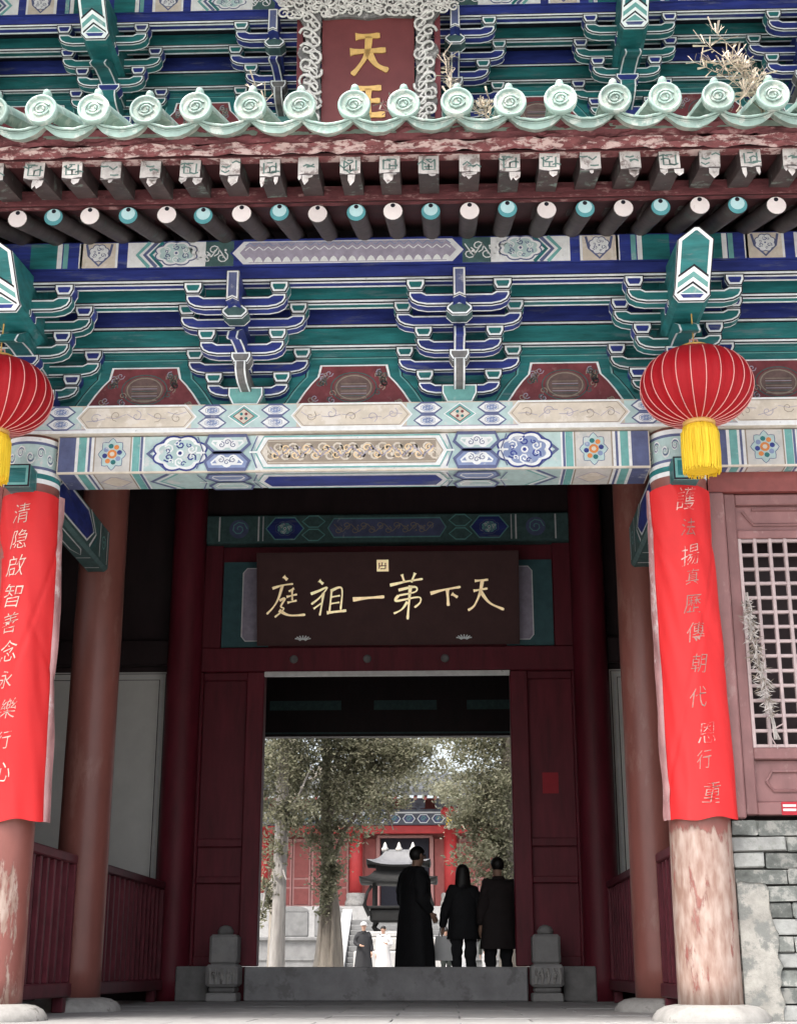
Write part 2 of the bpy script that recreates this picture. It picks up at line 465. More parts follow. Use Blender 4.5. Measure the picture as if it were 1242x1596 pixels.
# ================================================================== SETTING
g = MB(); g.box(-300, 300, -120, 500, -2.2, -1.2, 'ground')
tag(g.build('ground'), kind='structure')
g = MB(); g.box(-14, 14, -3.2, 13.6, -1.2, -.05, 'stone_dark')
tag(g.build('hall_platform'), kind='structure')
fl = tag(link('floor', None), kind='structure')
slab_meshes = []
def slab(w, d):
    q = MB(); q.bevbox(-w / 2 + .004, w / 2 - .004, -d / 2 + .004, d / 2 - .004, -.08, 0, 'stone', .006)
    return q.mesh('paving_slab')
yy = -3.2; row = 0
while yy < 7.0:
    d = .75
    w = 1.05
    if len(slab_meshes) == 0: slab_meshes.append(slab(w, d))
    x = -4.4 + (row % 2) * .52
    while x < 5.0:
        link('paving_slab', slab_meshes[0], fl, (x, yy + d / 2, R.uniform(-.003, .003)))
        x += w
    yy += d; row += 1
q = MB(); q.box(-13, 13, 6.95, 13.5, -.05, -.004, 'stone'); q.build('inner_floor', fl)
g = MB(); g.box(-70, 70, 13.6, 160, -1.2, -.03, 'ground')
tag(g.build('courtyard'), kind='structure')

# ================================================================== THE GATE HALL
hall = thing('temple_hall', 'painted red and teal temple gate hall with bracket eaves and green tiled roof', 'temple')

# ---- columns
def column(x, y, r0, r1, z0, z1, key, seed=0):
    m = MB()
    prof = []
    N = 24
    for i in range(N + 1):
        t = i / N
        prof.append((r0 + (r1 - r0) * t + .004 * mnoise.noise(Vector((t * 9, seed, 0))), z0 + (z1 - z0) * t))
    m.lathe(prof, key, 32, (0, 0))
    return m.build('column', hall, (x, y, 0))
def base_stone(x, y, r):
    m = MB()
    m.lathe([(r * 1.82, -.04), (r * 1.82, .0), (r * 1.80, .03), (r * 1.66, .075), (r * 1.42, .105), (r * 1.12, .118), (r * .9, .12)], 'stone_pale', 36)
    return m.build('column_base', hall, (x, y, 0))
def collar(parent, r, z0, z1):
    """painted head of a front column"""
    h = z1 - z0
    p = Paint(lambda u, v, o: ((r + o) * sin(u), -(r + o) * cos(u), v))
    A = 2.2
    bands = [(0, .10, 'white'), (.10, .21, 'teal'), (.21, .30, 'white'), (.30, .36, 'blue_grey'), (.36, .84, 'teal_pale'), (.84, .90, 'blue_grey'), (.90, 1, 'white')]
    for a, b, k in bands: p.rectn(-A, A, z0 + h * a, z0 + h * b, k, 0, 26)
    for i in range(12):
        u = -A + .2 + i * .36; sg = 1 if i % 2 else -1
        for (ru, rv, w, key, L, ph) in ((.17, .062, .016, 'white', 2, 0), (.13, .045, .012, 'blue_grey', 3, .6), (.07, .028, .010, 'white', 3, 2)):
            p.line([(u + ru * (1 - .6 * t) * cos(ph + sg * 6.5 * t), z0 + h * (.60 + .05 * sg) + rv * (1 - .6 * t) * sin(ph + sg * 6.5 * t)) for t in [q / 13 for q in range(14)]], w, key, L)
    return p.build('painted_collar', parent)
cL = column(-2.7, 0, .240, .226, .11, 4.62, 'column_worn_less', 1)
cR = column(2.7, 0, .240, .226, .11, 4.62, 'column_worn', 2)
for c in (cL, cR): collar(c, .229, 4.20, 4.60)
base_stone(-2.7, 0, .24); base_stone(2.7, 0, .24)
for x in (-2.7, 2.7):
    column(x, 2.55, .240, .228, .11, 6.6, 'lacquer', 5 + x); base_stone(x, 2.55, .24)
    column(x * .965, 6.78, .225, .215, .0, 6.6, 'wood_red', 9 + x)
# tenon end of the cross tie, a small painted block through each front column
for x in (-2.7, 2.7):
    m = MB(); prism(m, [(-.10, 0), (.10, 0), (.10, .19), (-.10, .19)], -.42, -.20, 'teal', 'teal_light', w0=.012, w1=.02)
    m.build('tenon_end', hall, (x, 0, 4.10))

# ---- main beam with its painting
def main_beam(x0):
    m = MB()
    z0, z1, y0, y1, e = 4.295, 4.615, -.15, .28, .014
    pr = [(y0 + e, z0), (y0 + e * .3, z0 + e * .3), (y0, z0 + e), (y0, z1), (y1, z1), (y1, z0 + e), (y1 - e * .3, z0 + e * .3), (y1 - e, z0)]
    h = 2.46
    m.loft([[(-h, a, b) for a, b in pr], [(h, a, b) for a, b in pr]], 'cream', smooth=False)
    b = m.build('painted_beam', hall, (x0, 0, 0))
    def paint(fn, v0, v1, full):
        p = Paint(fn); H = v1 - v0
        p.rect(-2.45, 2.45, v0, v1, 'white', 0)
        for s in (-1, 1):
            def rc(a, c, k, L=1, va=v0, vb=v1): p.rect(min(s * a, s * c), max(s * a, s * c), va, vb, k, L)
            rc(2.31, 2.45, 'blue_grey'); rc(2.285, 2.31, 'white', 2); rc(2.22, 2.285, 'teal_light'); rc(2.18, 2.20, 'blue_grey', 2)
            rc(1.845, 2.15, 'cream_cool'); p.line([(s * 2.15, v0), (s * 2.15, v1)], .012, 'tan', 2); p.line([(s * 1.845, v0), (s * 1.845, v1)], .012, 'tan', 2)
            rc(1.77, 1.83, 'teal_light'); rc(1.745, 1.765, 'blue_grey', 2)
            if full: p.flower(s * 2.0, v0 + H * .5, H * .33, 2)
            else:
                p.outline(p.hexa(min(s * 1.87, s * 2.13), max(s * 1.87, s * 2.13), v0 + H * .2, v0 + H * .8, 0), 'cream', 'lilac', .012, 2)
            # chevrons and medallions
            vm = v0 + H * .5
            rc(.80, 1.73, 'teal_pale')
            for (ua, k, w) in ((1.70, 'blue_grey', .035), (1.655, 'white', .02), (1.62, 'teal_light', .02)):
                p.line([(s * (ua - .17), v0 + .01), (s * ua, vm), (s * (ua - .17), v1 - .01)], w, k, 2)
            if full:
                p.cloud(s * 1.43, vm, .235, H * .52, 'blue_light' if s > 0 else 'teal_pale', 'white', 4, 3 + s, 'blue')
            for (va, vb, cut) in ((v0 + .004, vm - .004, -1), (vm + .004, v1 - .004, 1)):
                e = .075; c = s * 1.035; hw = .185; far = va if cut < 0 else vb; near = vb if cut < 0 else va
                hx = [(c - hw, (va + vb) / 2), (c - hw + e, near), (c + hw - e, near), (c + hw, (va + vb) / 2), (c + hw - .03, far), (c - hw + .03, far)]
                p.outline(hx, 'blue_light' if cut < 0 else 'teal_pale', 'blue_grey', .030, 10, 'white', .016)
                if full:
                    m_ = (va + vb) / 2
                    for k_ in (-1, 0, 1): p.disc(c + k_ * .052, m_ - cut * (.012 if k_ else -.012), .044, 'white', 13 + abs(k_), 12)
                    for k_ in (-1, 1): p.spiral(c + k_ * .05, m_ - cut * .01, .03, pi / 2, k_ * 1.2, .007, 'blue_grey', 16, 9)
                    p.spiral(c, m_ + cut * .012, .028, 0, 1.2, .007, 'blue_grey', 16, 9)
            for d_ in (-1, 1):
                p.line([(s * (1.035 + d_ * .185), vm), (s * (1.035 + d_ * .26), vm)], .016, 'white', 12)
                for t_ in (-1, 1): p.line([(s * (1.035 + d_ * .20), vm + t_ * .008), (s * (1.035 + d_ * .25), vm + t_ * H * .46)], .010, 'blue_grey', 11)
        hx = p.hexa(-.80, .80, v0 + H * .05, v0 + H * .95, 0, .07)
        p.outline(hx, 'white', 'teal_light', .014, 8)
        hx = p.hexa(-.755, .755, v0 + H * .16, v0 + H * .84, 0, .06)
        p.outline(hx, 'cream' if full else 'blue', 'tan' if full else 'white', .010, 10)
        if full:
            p.rect(-.70, .70, v0 + H * .20, v0 + H * .80, 'tan', 11)
            p.scrollwork(-.71, .71, v0 + H * .20, v0 + H * .80, 'cream', .016, 12, 4, .062)
            p.scrollwork(-.68, .70, v0 + H * .25, v0 + H * .74, 'gold_pale', .009, 14, 8, .085, 'lilac')
        return p
    paint(front(y0), z0 + e, z1, True).build('beam_painting', b)
    paint(under(z0, y0), .016, y1 - y0 - .02, False).build('underside_painting', b)
    q = Paint(lambda u, v, o: (u, y0 + e * .3 - o * .8, z0 + e * .3 - o * .5 + v * 0))
    return b
for x0 in (0, 5.4): main_beam(x0)

# ---- the cream flat plate above the beam
def flat_plate():
    m = MB(); m.box(-5.4, 8.1, -.21, .24, 4.625, 4.875, 'cream')
    b = m.build('flat_plate', hall)
    p = Paint(front(-.21)); v0, v1 = 4.66, 4.865; H = v1 - v0; vm = (v0 + v1) / 2
    p.rect(-5.4, 8.1, 4.628, 4.655, 'white', 1)
    p.line([(-5.4, 4.659), (8.1, 4.659)], .008, 'lilac', 2)
    xs = [-4.5, -2.7, -.9, .9, 2.7, 4.5, 6.3]
    for i, x in enumerate(xs):
        p.rect(x - .44, x + .44, v0, v1, 'teal_pale', 0)
        p.outline([(x - .13, vm), (x, v0 + .01), (x + .13, vm), (x, v1 - .005)], 'teal_light', 'white', .012, 2)
        p.outline([(x - .085, vm), (x, v0 + .035), (x + .085, vm), (x, v1 - .035)], 'cream', 'pan_red', .009, 4)
        for k in range(4):
            a = k * pi / 2 + pi / 4
            p.disc(x + .028 * cos(a), vm + .028 * sin(a), .014, ('pan_red', 'teal')[k % 2], 6, 7)
        for s in (-1, 1):
            for (va, vb) in ((v0, v0 + H * .46), (v0 + H * .54, v1)):
                hx = p.hexa(min(x + s * .15, x + s * .38), max(x + s * .15, x + s * .38), va, vb, 0, .06)
                p.outline(hx, 'white', 'blue_grey', .016, 2)
                p.cloud(x + s * .265, (va + vb) / 2, .06, .034, 'blue_light', 'white', 4, i)
        if i < len(xs) - 1:
            a, c = x + .40, xs[i + 1] - .40
            p.outline(p.hexa(a, c, v0 - .0, v1, 0, .085), 'cream', 'white', .016, 5)
            p.line(p.hexa(a + .03, c - .03, v0 + .014, v1 - .014, 0, .07), .007, 'tan', 6, True)
            q = random.Random(i * 3 + 1)
            for k in range(5):
                u = a + .16 + k * (c - a - .32) / 4
                p.spiral(u, vm + q.uniform(-.02, .02), .05, q.random() * 6, q.choice((-1, 1)) * 1.1, .006, q.choice(('tan', 'lilac')), 7, 10)
                p.line([(u - .08, vm + q.uniform(-.05, .05)), (u, vm + q.uniform(-.03, .03)), (u + .08, vm + q.uniform(-.05, .05))], .005, 'lilac', 7)
    p.build('plate_painting', b)
flat_plate()

# ---- bracket sets (five tiers), horizontal tie bars, pan boards, painted purlin: used for both storeys
def arm_pts(L, h):
    return [(-L + .15, 0), (L - .15, 0), (L - .075, .014), (L - .025, .042), (L, .085), (L, h), (L - .11, h), (L - .15, h - .022),
            (-L + .15, h - .022), (-L + .11, h), (-L, h), (-L, .085), (-L + .025, .042), (-L + .075, .014)]
def block_pts(w, h): return [(-w * .34, 0), (w * .34, 0), (w * .5, h * .5), (w * .5, h), (-w * .5, h), (-w * .5, h * .5)]
MESH = {}
def arm_mesh(L, h, fill):
    k = ('arm', L, h, fill)
    if k not in MESH:
        m = MB(); prism(m, arm_pts(L, h), -.065, .065, fill, 'line', 'dark', .009, .013, fill); MESH[k] = m.mesh('bracket_arm')
    return MESH[k]
def block_mesh(w, h, fill):
    k = ('blk', w, h, fill)
    if k not in MESH:
        m = MB(); prism(m, block_pts(w, h), -.082, .082, fill, 'line', 'dark', .009, .017, fill); MESH[k] = m.mesh('bearing_block')
    return MESH[k]
def side_extrude(m, prof, hw, fill, line='line', front_key=None):
    """profile (y,z) extruded across X to +-hw with lined edges"""
    n = len(prof); e = min(.016, hw * .3)
    if area2(prof) < 0: prof = prof[::-1]
    m.poly([(hw, y, z) for y, z in prof], fill); m.poly([(-hw, y, z) for y, z in reversed(prof)], fill)
    xs = [-hw, -hw + .004, -hw + .004 + e, hw - .004 - e, hw - .004, hw]; ks = ['dark', line, fill, line, 'dark']
    for i in range(n):
        j = (i + 1) % n
        for q in range(5):
            m.add([(xs[q], *prof[i]), (xs[q + 1], *prof[i]), (xs[q + 1], *prof[j]), (xs[q], *prof[j])], [[0, 1, 2, 3]], ks[q])
def set_core(kind):
    """great block, projecting arms and beaks of one set, in local coordinates (y out = -y)"""
    k = ('core', kind)
    if k in MESH: return MESH[k]
    m = MB()
    colmn = kind == 'column'
    fill = 'teal' if colmn else 'blue'
    w = .36 if colmn else .30
    prism(m, [(-w * .36, 0), (w * .36, 0), (w * .5, .09), (w * .5, .17), (-w * .5, .17), (-w * .5, .09)], -.17, .17,
          'blue' if colmn else 'teal_light', 'line', 'dark', .006, .012)
    MESH[k] = m.mesh('bracket_set')
    return MESH[k]
def set_parts(kind):
    """(name, mesh, y, z) list of the projecting pieces along the middle of a set"""
    k = ('parts', kind)
    if k in MESH: return MESH[k]
    colmn = kind == 'column'
    fill = 'teal' if colmn else 'blue'
    bf = 'blue' if colmn else 'teal_light'
    hw = .085 if colmn else .048
    L = []
    m = MB(); side_extrude(m, [(.3, .17), (.3, .30), (-.52, .30), (-.52, .235), (-.47, .195), (-.38, .17)], hw, fill if colmn else 'dirty_grey'); L.append(('nose_arm', m.mesh('nose_arm'), 0, -.05))
    m = MB(); prism(m, block_pts(.17 if not colmn else .24, .10), -.08, .08, bf if colmn else 'dirty_grey', 'line', 'dark', .006, .014); L.append(('bearing_block', m.mesh('bearing_block'), -.42, .245))
    m = MB(); side_extrude(m, [(.3, .335), (.3, .455), (-.70, .455), (-.93, .33), (-1.00, .245), (-.94, .255), (-.80, .315), (-.62, .335)], hw, fill); L.append(('beak', m.mesh('beak'), 0, 0))
    m = MB(); prism(m, [(-.06, 0), (.06, 0), (.105, .045), (.105, .075), (.06, .115), (-.06, .115), (-.105, .075), (-.105, .045)] if not colmn else block_pts(.30, .1), -.085, .085, bf if colmn else 'dull_teal', 'line', 'dark', .006, .014); L.append(('bearing_block', m.mesh('bearing_block'), -.82, .46))
    if colmn:
        # the peaked beam head over a column
        hw2 = .138
        m = MB(); y0 = -1.12
        pts = [(-.10, .44), (.10, .44), (.145, .50), (hw2, .56), (hw2, 1.00), (.02, 1.11), (-.02, 1.11), (-hw2, 1.00), (-hw2, .56), (-.145, .50)]
        prism(m, pts, y0, .1, 'teal', 'line', 'dark', .008, .026, 'teal')
        p = Paint(front(y0))
        def chev(v, t, key, Lr):
            p.area([(-hw2 + .022, v - .05), (0, v + .05), (hw2 - .022, v - .05), (hw2 - .022, v - .05 + t), (0, v + .05 + t), (-hw2 + .022, v - .05 + t)], key, Lr)
        chev(.705, .022, 'dark', 1); chev(.66, .045, 'line', 1); chev(.61, .050, 'teal_light', 1); chev(.572, .038, 'line', 1); chev(.552, .02, 'dark', 1)
        p.area([(-.085, .455), (.085, .455), (.118, .50), (0, .600), (-.118, .50)], 'line', 1)
        p.area([(-.066, .468), (.066, .468), (.092, .503), (-.092, .503)], 'blue', 2)
        p.area([(-.088, .512), (.088, .512), (0, .578)], 'teal_light', 2)
        b0 = len(m.v); m.v.extend(p.v); m.f.extend([[b0 + i for i in f] for f in p.f]); m.m.extend(p.m); m.sm.extend(p.sm)
        lean = []
        for (x_, y_, z_) in m.v:            # the face of a beam head leans outwards towards its peak
            w_ = min(1.0, max(0.0, (.1 - y_) / 1.22))
            lean.append((x_, y_ - w_ * (z_ - .44) * .62, z_ - w_ * (z_ - .44) * .37))
        m.v = lean
        L.append(('beam_head', m.mesh('beam_head'), 0, 0))
    else:
        m = MB(); prism(m, [(-.05, .54), (0, .565), (.05, .54), (.05, .80), (-.05, .80)], -1.06, .1, 'blue_grey', 'white', 'dark', .004, .013, 'blue'); L.append(('nose_block', m.mesh('nose_block'), 0, 0))
    MESH[k] = L
    return L
def bracket_set(x, y, z, kind):
    colmn = kind == 'column'
    arm, blk = ('teal', 'blue') if colmn else ('blue', 'teal')
    o = link('bracket_set', set_core(kind), hall, (x, y, z))
    wide = .05 if colmn else 0
    rows = [(0, .12, .12, .35), (0, .33, .13, .52), (-.4, .33, .13, .355), (-.4, .56, .13, .525), (-.8, .56, .13, .41 + wide)]
    for (yy, zz, h, L) in rows:
        link('bracket_arm', arm_mesh(L, h, arm), o, (0, yy, zz))
        for s in (-1, 1):
            link('bearing_block', block_mesh(.155, .102, blk), o, (s * (L - .06), yy, zz + h))
    for (n, me, yy, zz) in set_parts(kind): link(n, me, o, (0, yy, zz))
    return o
def tie_bar(x0, x1, y, z0, z1, t, fill, name='tie_bar'):
    """horizontal bar with painted edge lines on its face and on its underside"""
    m = MB(); y0, y1 = y - t / 2, y + t / 2
    fz = [(z0, z0 + .010, 'dark'), (z0 + .010, z0 + .028, 'line'), (z0 + .028, z0 + .038, 'dark'), (z0 + .038, z1, fill)]
    for a, b, k in fz: m.add([(x0, y0, a), (x1, y0, a), (x1, y0, b), (x0, y0, b)], [[0, 1, 2, 3]], k)
    uy = [(y0, y0 + .008, 'dark'), (y0 + .008, y0 + .034, 'line'), (y0 + .034, y1 - .034, fill), (y1 - .034, y1 - .008, 'line'), (y1 - .008, y1, 'dark')]
    for a, b, k in uy: m.add([(x0, a, z0), (x0, b, z0), (x1, b, z0), (x1, a, z0)], [[0, 1, 2, 3]], k)
    m.add([(x0, y1, z0), (x1, y1, z0), (x1, y1, z1), (x0, y1, z1), (x0, y0, z1), (x1, y0, z1)], [[3, 2, 1, 0], [4, 5, 2, 3]], fill)
    return m.build(name, hall)
def pan_board(xc, y, z, first):
    """red board between two sets, its stepped green and white border following the arms"""
    key = ('pan',)
    if key not in MESH:
        p = Paint(front(0))
        p.rect(-.9, .9, 0, .56, 'teal', 0)
        half = [(.56, .0), (.50, .035), (.45, .11), (.40, .19), (.34, .27), (.285, .33), (.262, .42)]
        def sh(d):
            h = [(x + d, v + (d * .7 if i == len(half) - 1 else 0)) for i, (x, v) in enumerate(half)]
            return h + [(-x, v) for x, v in reversed(h)]
        p.area(sh(.135), 'dark', 1); p.area(sh(.125), 'teal_light', 2); p.area(sh(.11), 'teal', 3); p.area(sh(.028), 'line', 4); p.area(sh(.010), 'pan_red', 5)
        p.disc(0, .23, .17, 'oval_ground', 6, 22, .125)
        for k, (kk, w) in enumerate((('tan', .010), ('dull_teal', .010))):
            p.line([(.15 * cos(t) * (1 + .3 * k), .23 + .11 * sin(t) * (1 + .25 * k)) for t in [2 * pi * i / 22 for i in range(22)]], w, kk, 7, True)
        for i in range(7): p.line([(-.11, .13 + .022 * i), (.11, .13 + .022 * i)], .006, ('tan', 'dull_teal', 'lilac')[i % 3], 8)
        q = random.Random(5)
        for s in (-1, 1):
            for i in range(16):
                u = s * q.uniform(.18, .42); v = q.uniform(.04, .37)
                if abs(u) > .47 - v * .6: u = s * (.40 - v * .5)
                p.spiral(u, v, .035, q.random() * 6, q.choice((-1.2, 1.2)), .009, q.choice(('tan', 'lilac', 'dull_teal', 'tan')), 7, 9)
        MESH[key] = p.mesh('pan_board')
    return link('pan_board', MESH[key], hall, (xc, y, z))
def painted_purlin(x0, x1, y, z0, z1):
    m = MB(); m.box(x0, x1, y - .07, y + .10, z0, z1, 'blue')
    b = m.build('painted_purlin', hall)
    H = z1 - z0
    if ('purlin',) not in MESH:
        p = Paint(lambda u, v, o: (u, -o, v)); v0, v1 = .01, H - .01; vm = (v0 + v1) / 2
        p.rect(-2.7, 2.7, v0, v1, 'blue', 0)
        for s in (-1, 1):
            def rc(a, c, k, L=1): p.rect(min(s * a, s * c), max(s * a, s * c), v0, v1, k, L)
            rc(2.38, 2.60, 'teal'); rc(2.34, 2.38, 'white'); rc(2.29, 2.33, 'teal_light')
            rc(2.02, 2.20, 'white'); rc(1.88, 2.19, 'white'); rc(1.90, 2.17, 'cream', 2)
            p.line([(s * 1.93, v1 - .01), (s * 1.95, vm), (s * 2.035, v0 + .02), (s * 2.12, vm), (s * 2.14, v1 - .01)], .02, 'blue_grey', 3)
            p.cloud(s * 2.035, vm + .02, .085, H * .33, 'white', 'white', 4, 3)
            rc(1.76, 1.80, 'white'); rc(.93, 1.76, 'white', 1)
            for (ua, k) in ((1.72, 'teal_light'), (1.66, 'blue_grey'), (1.61, 'teal')):
                p.line([(s * (ua - .10), v0), (s * ua, vm), (s * (ua - .10), v1)], .03, k, 2)
            p.cloud(s * 1.40, vm + .01, .18, H * .46, 'teal_pale', 'white', 3, 5)
            for k_ in range(4): p.spiral(s * (1.20 + .02 * k_), v0 + .04 + k_ * .05, .05, k_, 1.2, .012, 'white', 4, 9)
            p.rect(min(s * .93, s * 1.16), max(s * .93, s * 1.16), v0, v1, 'dull_teal', 2)
            p.scrollwork(min(s * .95, s * 1.2), max(s * .95, s * 1.2), v0 + .02, v1 - .02, 'white', .010, 4, 3, .07)
        p.outline(p.hexa(-.95, .95, v0, v1, 0, .1), 'white', 'blue', .02, 6)
        p.area(p.hexa(-.88, .88, v0 + .02, v1 - .02, 0, .08), 'lilac', 8)
        n = 22
        for i in range(n):
            u = -.80 + 1.6 * i / (n - 1)
            p.area([(u - .036, v0 + .025), (u + .036, v0 + .025), (u + .02, v0 + .06), (u, v0 + .075), (u - .02, v0 + .06)], 'white', 9)
            p.line([(u - .036, vm + .02), (u, vm + .05), (u + .036, vm + .02)], .010, 'white', 9)
            p.line([(u - .036, vm + .06), (u, vm + .09), (u + .036, vm + .06)], .008, 'blue_light', 9)
        MESH[('purlin',)] = p.mesh('purlin_painting')
    for xc in (-5.4, 0, 5.4):
        if xc + 2.7 <= x1 + .01 and xc - 2.7 >= x0 - .01: link('purlin_painting', MESH[('purlin',)], b, (xc, y - .07, z0))
def storey(y, z, sets, pans, x0, x1):
    for (x, k) in sets: bracket_set(x, y, z, k)
    tie_bar(x0, x1, y, z + .56, z + .745, .12, 'teal')
    tie_bar(x0, x1, y, z + .75, z + .95, .12, 'blue')
    tie_bar(x0, x1, y - .4, z + .79, z + .95, .12, 'teal')
    tie_bar(x0, x1, y - .8, z + .79, z + .92, .12, 'blue')
    for x in pans: pan_board(x, y + .03, z, 0)
    m = MB(); m.box(x0, x1, y + .04, y + .12, z, z + .56, 'teal'); m.build('backing_board', hall)
    m = MB(); m.box(x0, x1, y - .74, y + .1, z + .955, z + .975, 'dark'); m.build('cover_board', hall)
    painted_purlin(x0, x1, y - .8, z + .925, z + 1.17)
storey(0, 4.88, [(-2.7, 'column'), (-.9, 'bay'), (.9, 'bay'), (2.7, 'column')], [-3.6, -1.8, 0, 1.8, 3.6], -8.1, 8.1)
storey(2.0, 8.86, [(-4.5, 'bay'), (-2.7, 'column'), (-.92, 'bay'), (.92, 'bay'), (2.7, 'column'), (4.5, 'bay')], [-3.6, -1.8, 0, 1.8, 3.6], -8.1, 8.1)
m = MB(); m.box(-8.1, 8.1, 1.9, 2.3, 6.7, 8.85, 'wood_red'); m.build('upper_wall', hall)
m = MB(); m.box(-8.3, 8.3, 1.25, 8.0, 10.06, 10.14, 'sheath')
m.add([(-8.3, -.75, 9.86), (8.3, -.75, 9.86), (8.3, 1.25, 10.30), (-8.3, 1.25, 10.30), (-8.3, -.75, 9.98), (8.3, -.75, 9.98), (8.3, 1.25, 10.42), (-8.3, 1.25, 10.42)],
      [[0, 3, 2, 1], [4, 5, 6, 7], [0, 1, 5, 4], [3, 7, 6, 2]], 'sheath')
m.build('upper_eave', hall)

# ---- lower eave: rafters, flying rafters, boards, tiles
PITCH = .2812
def rafter_mesh(teal):
    m = MB(); r = .072; n = 14; Lg = 1.35; sl = .385
    ring = lambda y, z: [(r * cos(2 * pi * i / n), y, z + r * sin(2 * pi * i / n)) for i in range(n)]
    m.loft([ring(0, 0), ring(Lg, Lg * sl)], 'rafter', True, False)
    p = Paint(lambda u, v, o: (u, -o, v))
    p.disc(0, 0, r, 'dark' if teal else 'flake', 0, 18)
    p.disc(0, 0, r * .965, 'tip_teal_dark' if teal else 'tip_white', 1, 18)
    if teal: p.disc(0, r * .22, r * .72, 'tip_teal', 2, 16)
    p.disc(0, r * .66, r * .24, 'dark', 3, 10)
    b0 = len(m.v); m.v.extend(p.v); m.f.extend([[b0 + i for i in f] for f in p.f]); m.m.extend(p.m); m.sm.extend(p.sm)
    return m.mesh('rafter')
RM = [rafter_mesh(False), rafter_mesh(True)]
for k in range(-18, 17):
    link('rafter', RM[abs(k) % 2], hall, (.41 + PITCH * k + R.uniform(-.008, .008), -1.9 + R.uniform(-.015, .015), 5.705))
def fly_mesh(seed):
    q = random.Random(seed); m = MB(); h = .072; Lg = 1.15; sl = .23
    A = [(-h, 0, -h), (h, 0, -h), (h, 0, h), (-h, 0, h)]
    B = [(x, Lg, z + Lg * sl) for x, y, z in A]
    m.add(A + B, [[0, 4, 5, 1], [1, 5, 6, 2], [2, 6, 7, 3], [3, 7, 4, 0], [4, 7, 6, 5]], 'fly')
    p = Paint(lambda u, v, o: (u, -o, v))
    pts = [(-h, h), (-h, -h * q.uniform(.7, 1)), (-h * q.uniform(.3, .6), -h * q.uniform(.85, 1.0)), (0, -h * q.uniform(.8, 1.0)), (h * .5, -h * q.uniform(.8, 1.0)), (h, -h * q.uniform(.7, 1)), (h, h)]
    p.rect(-h, h, -h, h, 'rafter', 0); p.area(pts, 'flake', 1)
    for i in range(3):
        a = q.uniform(-.7, .7) * h; b = q.uniform(-.5, .7) * h
        p.line([(a - .03, b), (a, b + .03 * q.uniform(-1, 1)), (a + .03, b)], .012, 'flake_mark', 2)
    if q.random() < .6:
        for s in (-1, 1):
            p.line([(s * h * .6, h * .6), (s * h * .6, -h * .5), (0, -h * .5), (0, h * .1)], .012, 'flake_mark', 2)
            p.line([(0, h * .6), (s * h * .3, h * .6)], .009, 'flake_mark', 3)
    b0 = len(m.v); m.v.extend(p.v); m.f.extend([[b0 + i for i in f] for f in p.f]); m.m.extend(p.m); m.sm.extend(p.sm)
    # curling flakes that hang from the end face
    for i in range(q.choice((1, 2, 3, 4))):
        x = q.uniform(-.075, .03); w = q.uniform(.025, .09); d = q.uniform(.02, .11)
        m.add([(x, -.004, -h), (x + w, -.004, -h), (x + w * .9, -.02, -h - d * .6), (x + w * .4, -.035, -h - d), (x, -.018, -h - d * .5)], [[0, 1, 2, 3, 4]], 'flake')
    return m.mesh('flying_rafter')
FM = [fly_mesh(i) for i in range(12)]
for k in range(-17, 16):
    link('flying_rafter', FM[(k * 5 + 60) % 12], hall, (.40 + .2825 * k + R.uniform(-.01, .01), -2.4, 5.79 + R.uniform(-.008, .008)), (R.uniform(-.02, .02), R.uniform(-.04, .04), 0))
m = MB()
def sloped(m, y0, z0, y1, z1, t, key, x0=-8.3, x1=8.3):
    m.add([(x0, y0, z0), (x1, y0, z0), (x1, y1, z1), (x0, y1, z1), (x0, y0, z0 + t), (x1, y0, z0 + t), (x1, y1, z1 + t), (x0, y1, z1 + t)],
          [[0, 3, 2, 1], [4, 5, 6, 7], [0, 1, 5, 4], [3, 7, 6, 2], [0, 4, 7, 3], [1, 2, 6, 5]], key)
sloped(m, -1.93, 5.775, -.5, 6.32, .02, 'sheath')
m.build('eave_sheathing', hall)
m = MB(); m.box(-8.3, 8.3, -1.945, -1.86, 5.785, 5.90, 'peel_dark'); m.build('small_eave_board', hall)
m = MB(); sloped(m, -2.42, 5.864, -1.2, 6.15, .02, 'sheath'); m.build('flying_sheathing', hall)
# peeling eave board, lumpy
def lumpy_board(name, y0, z0, z1, amp, key, seed, step=.06, lean=0.0):
    m = MB(); n = int(10.4 / step); rows = 6; P = []
    for i in range(n + 1):
        x = -5.2 + i * step
        for j in range(rows + 1):
            t = j / rows
            z = z0 + (z1 - z0) * t
            d = amp * (mnoise.noise(Vector((x * 5, z * 22, seed))) + .6 * mnoise.noise(Vector((x * 17, z * 40, seed + 3))))
            if j in (0, rows): z += .4 * amp * mnoise.noise(Vector((x * 9, seed + 7, j)))
            P.append((x, y0 - lean * t + d, z))
    F = [[i * (rows + 1) + j, (i + 1) * (rows + 1) + j, (i + 1) * (rows + 1) + j + 1, i * (rows + 1) + j + 1] for i in range(n) for j in range(rows)]
    m.add(P, F, key, False)
    b = [(-5.2, y0 + .12, z0), (5.2, y0 + .12, z0), (5.2, y0 + .12, z1), (-5.2, y0 + .12, z1)]
    m.poly(b, key)
    m.add([(-5.2, y0 + .03, z0), (5.2, y0 + .03, z0), (5.2, y0 + .12, z0), (-5.2, y0 + .12, z0)], [[0, 3, 2, 1]], key)
    return m.build(name, hall)
lumpy_board('large_eave_board', -2.45, 5.865, 5.94, .034, 'peel', 1, .04, lean=.03)
lumpy_board('tile_seat_board', -2.47, 5.945, 6.05, .034, 'peel_dark', 9, .04, lean=.05)
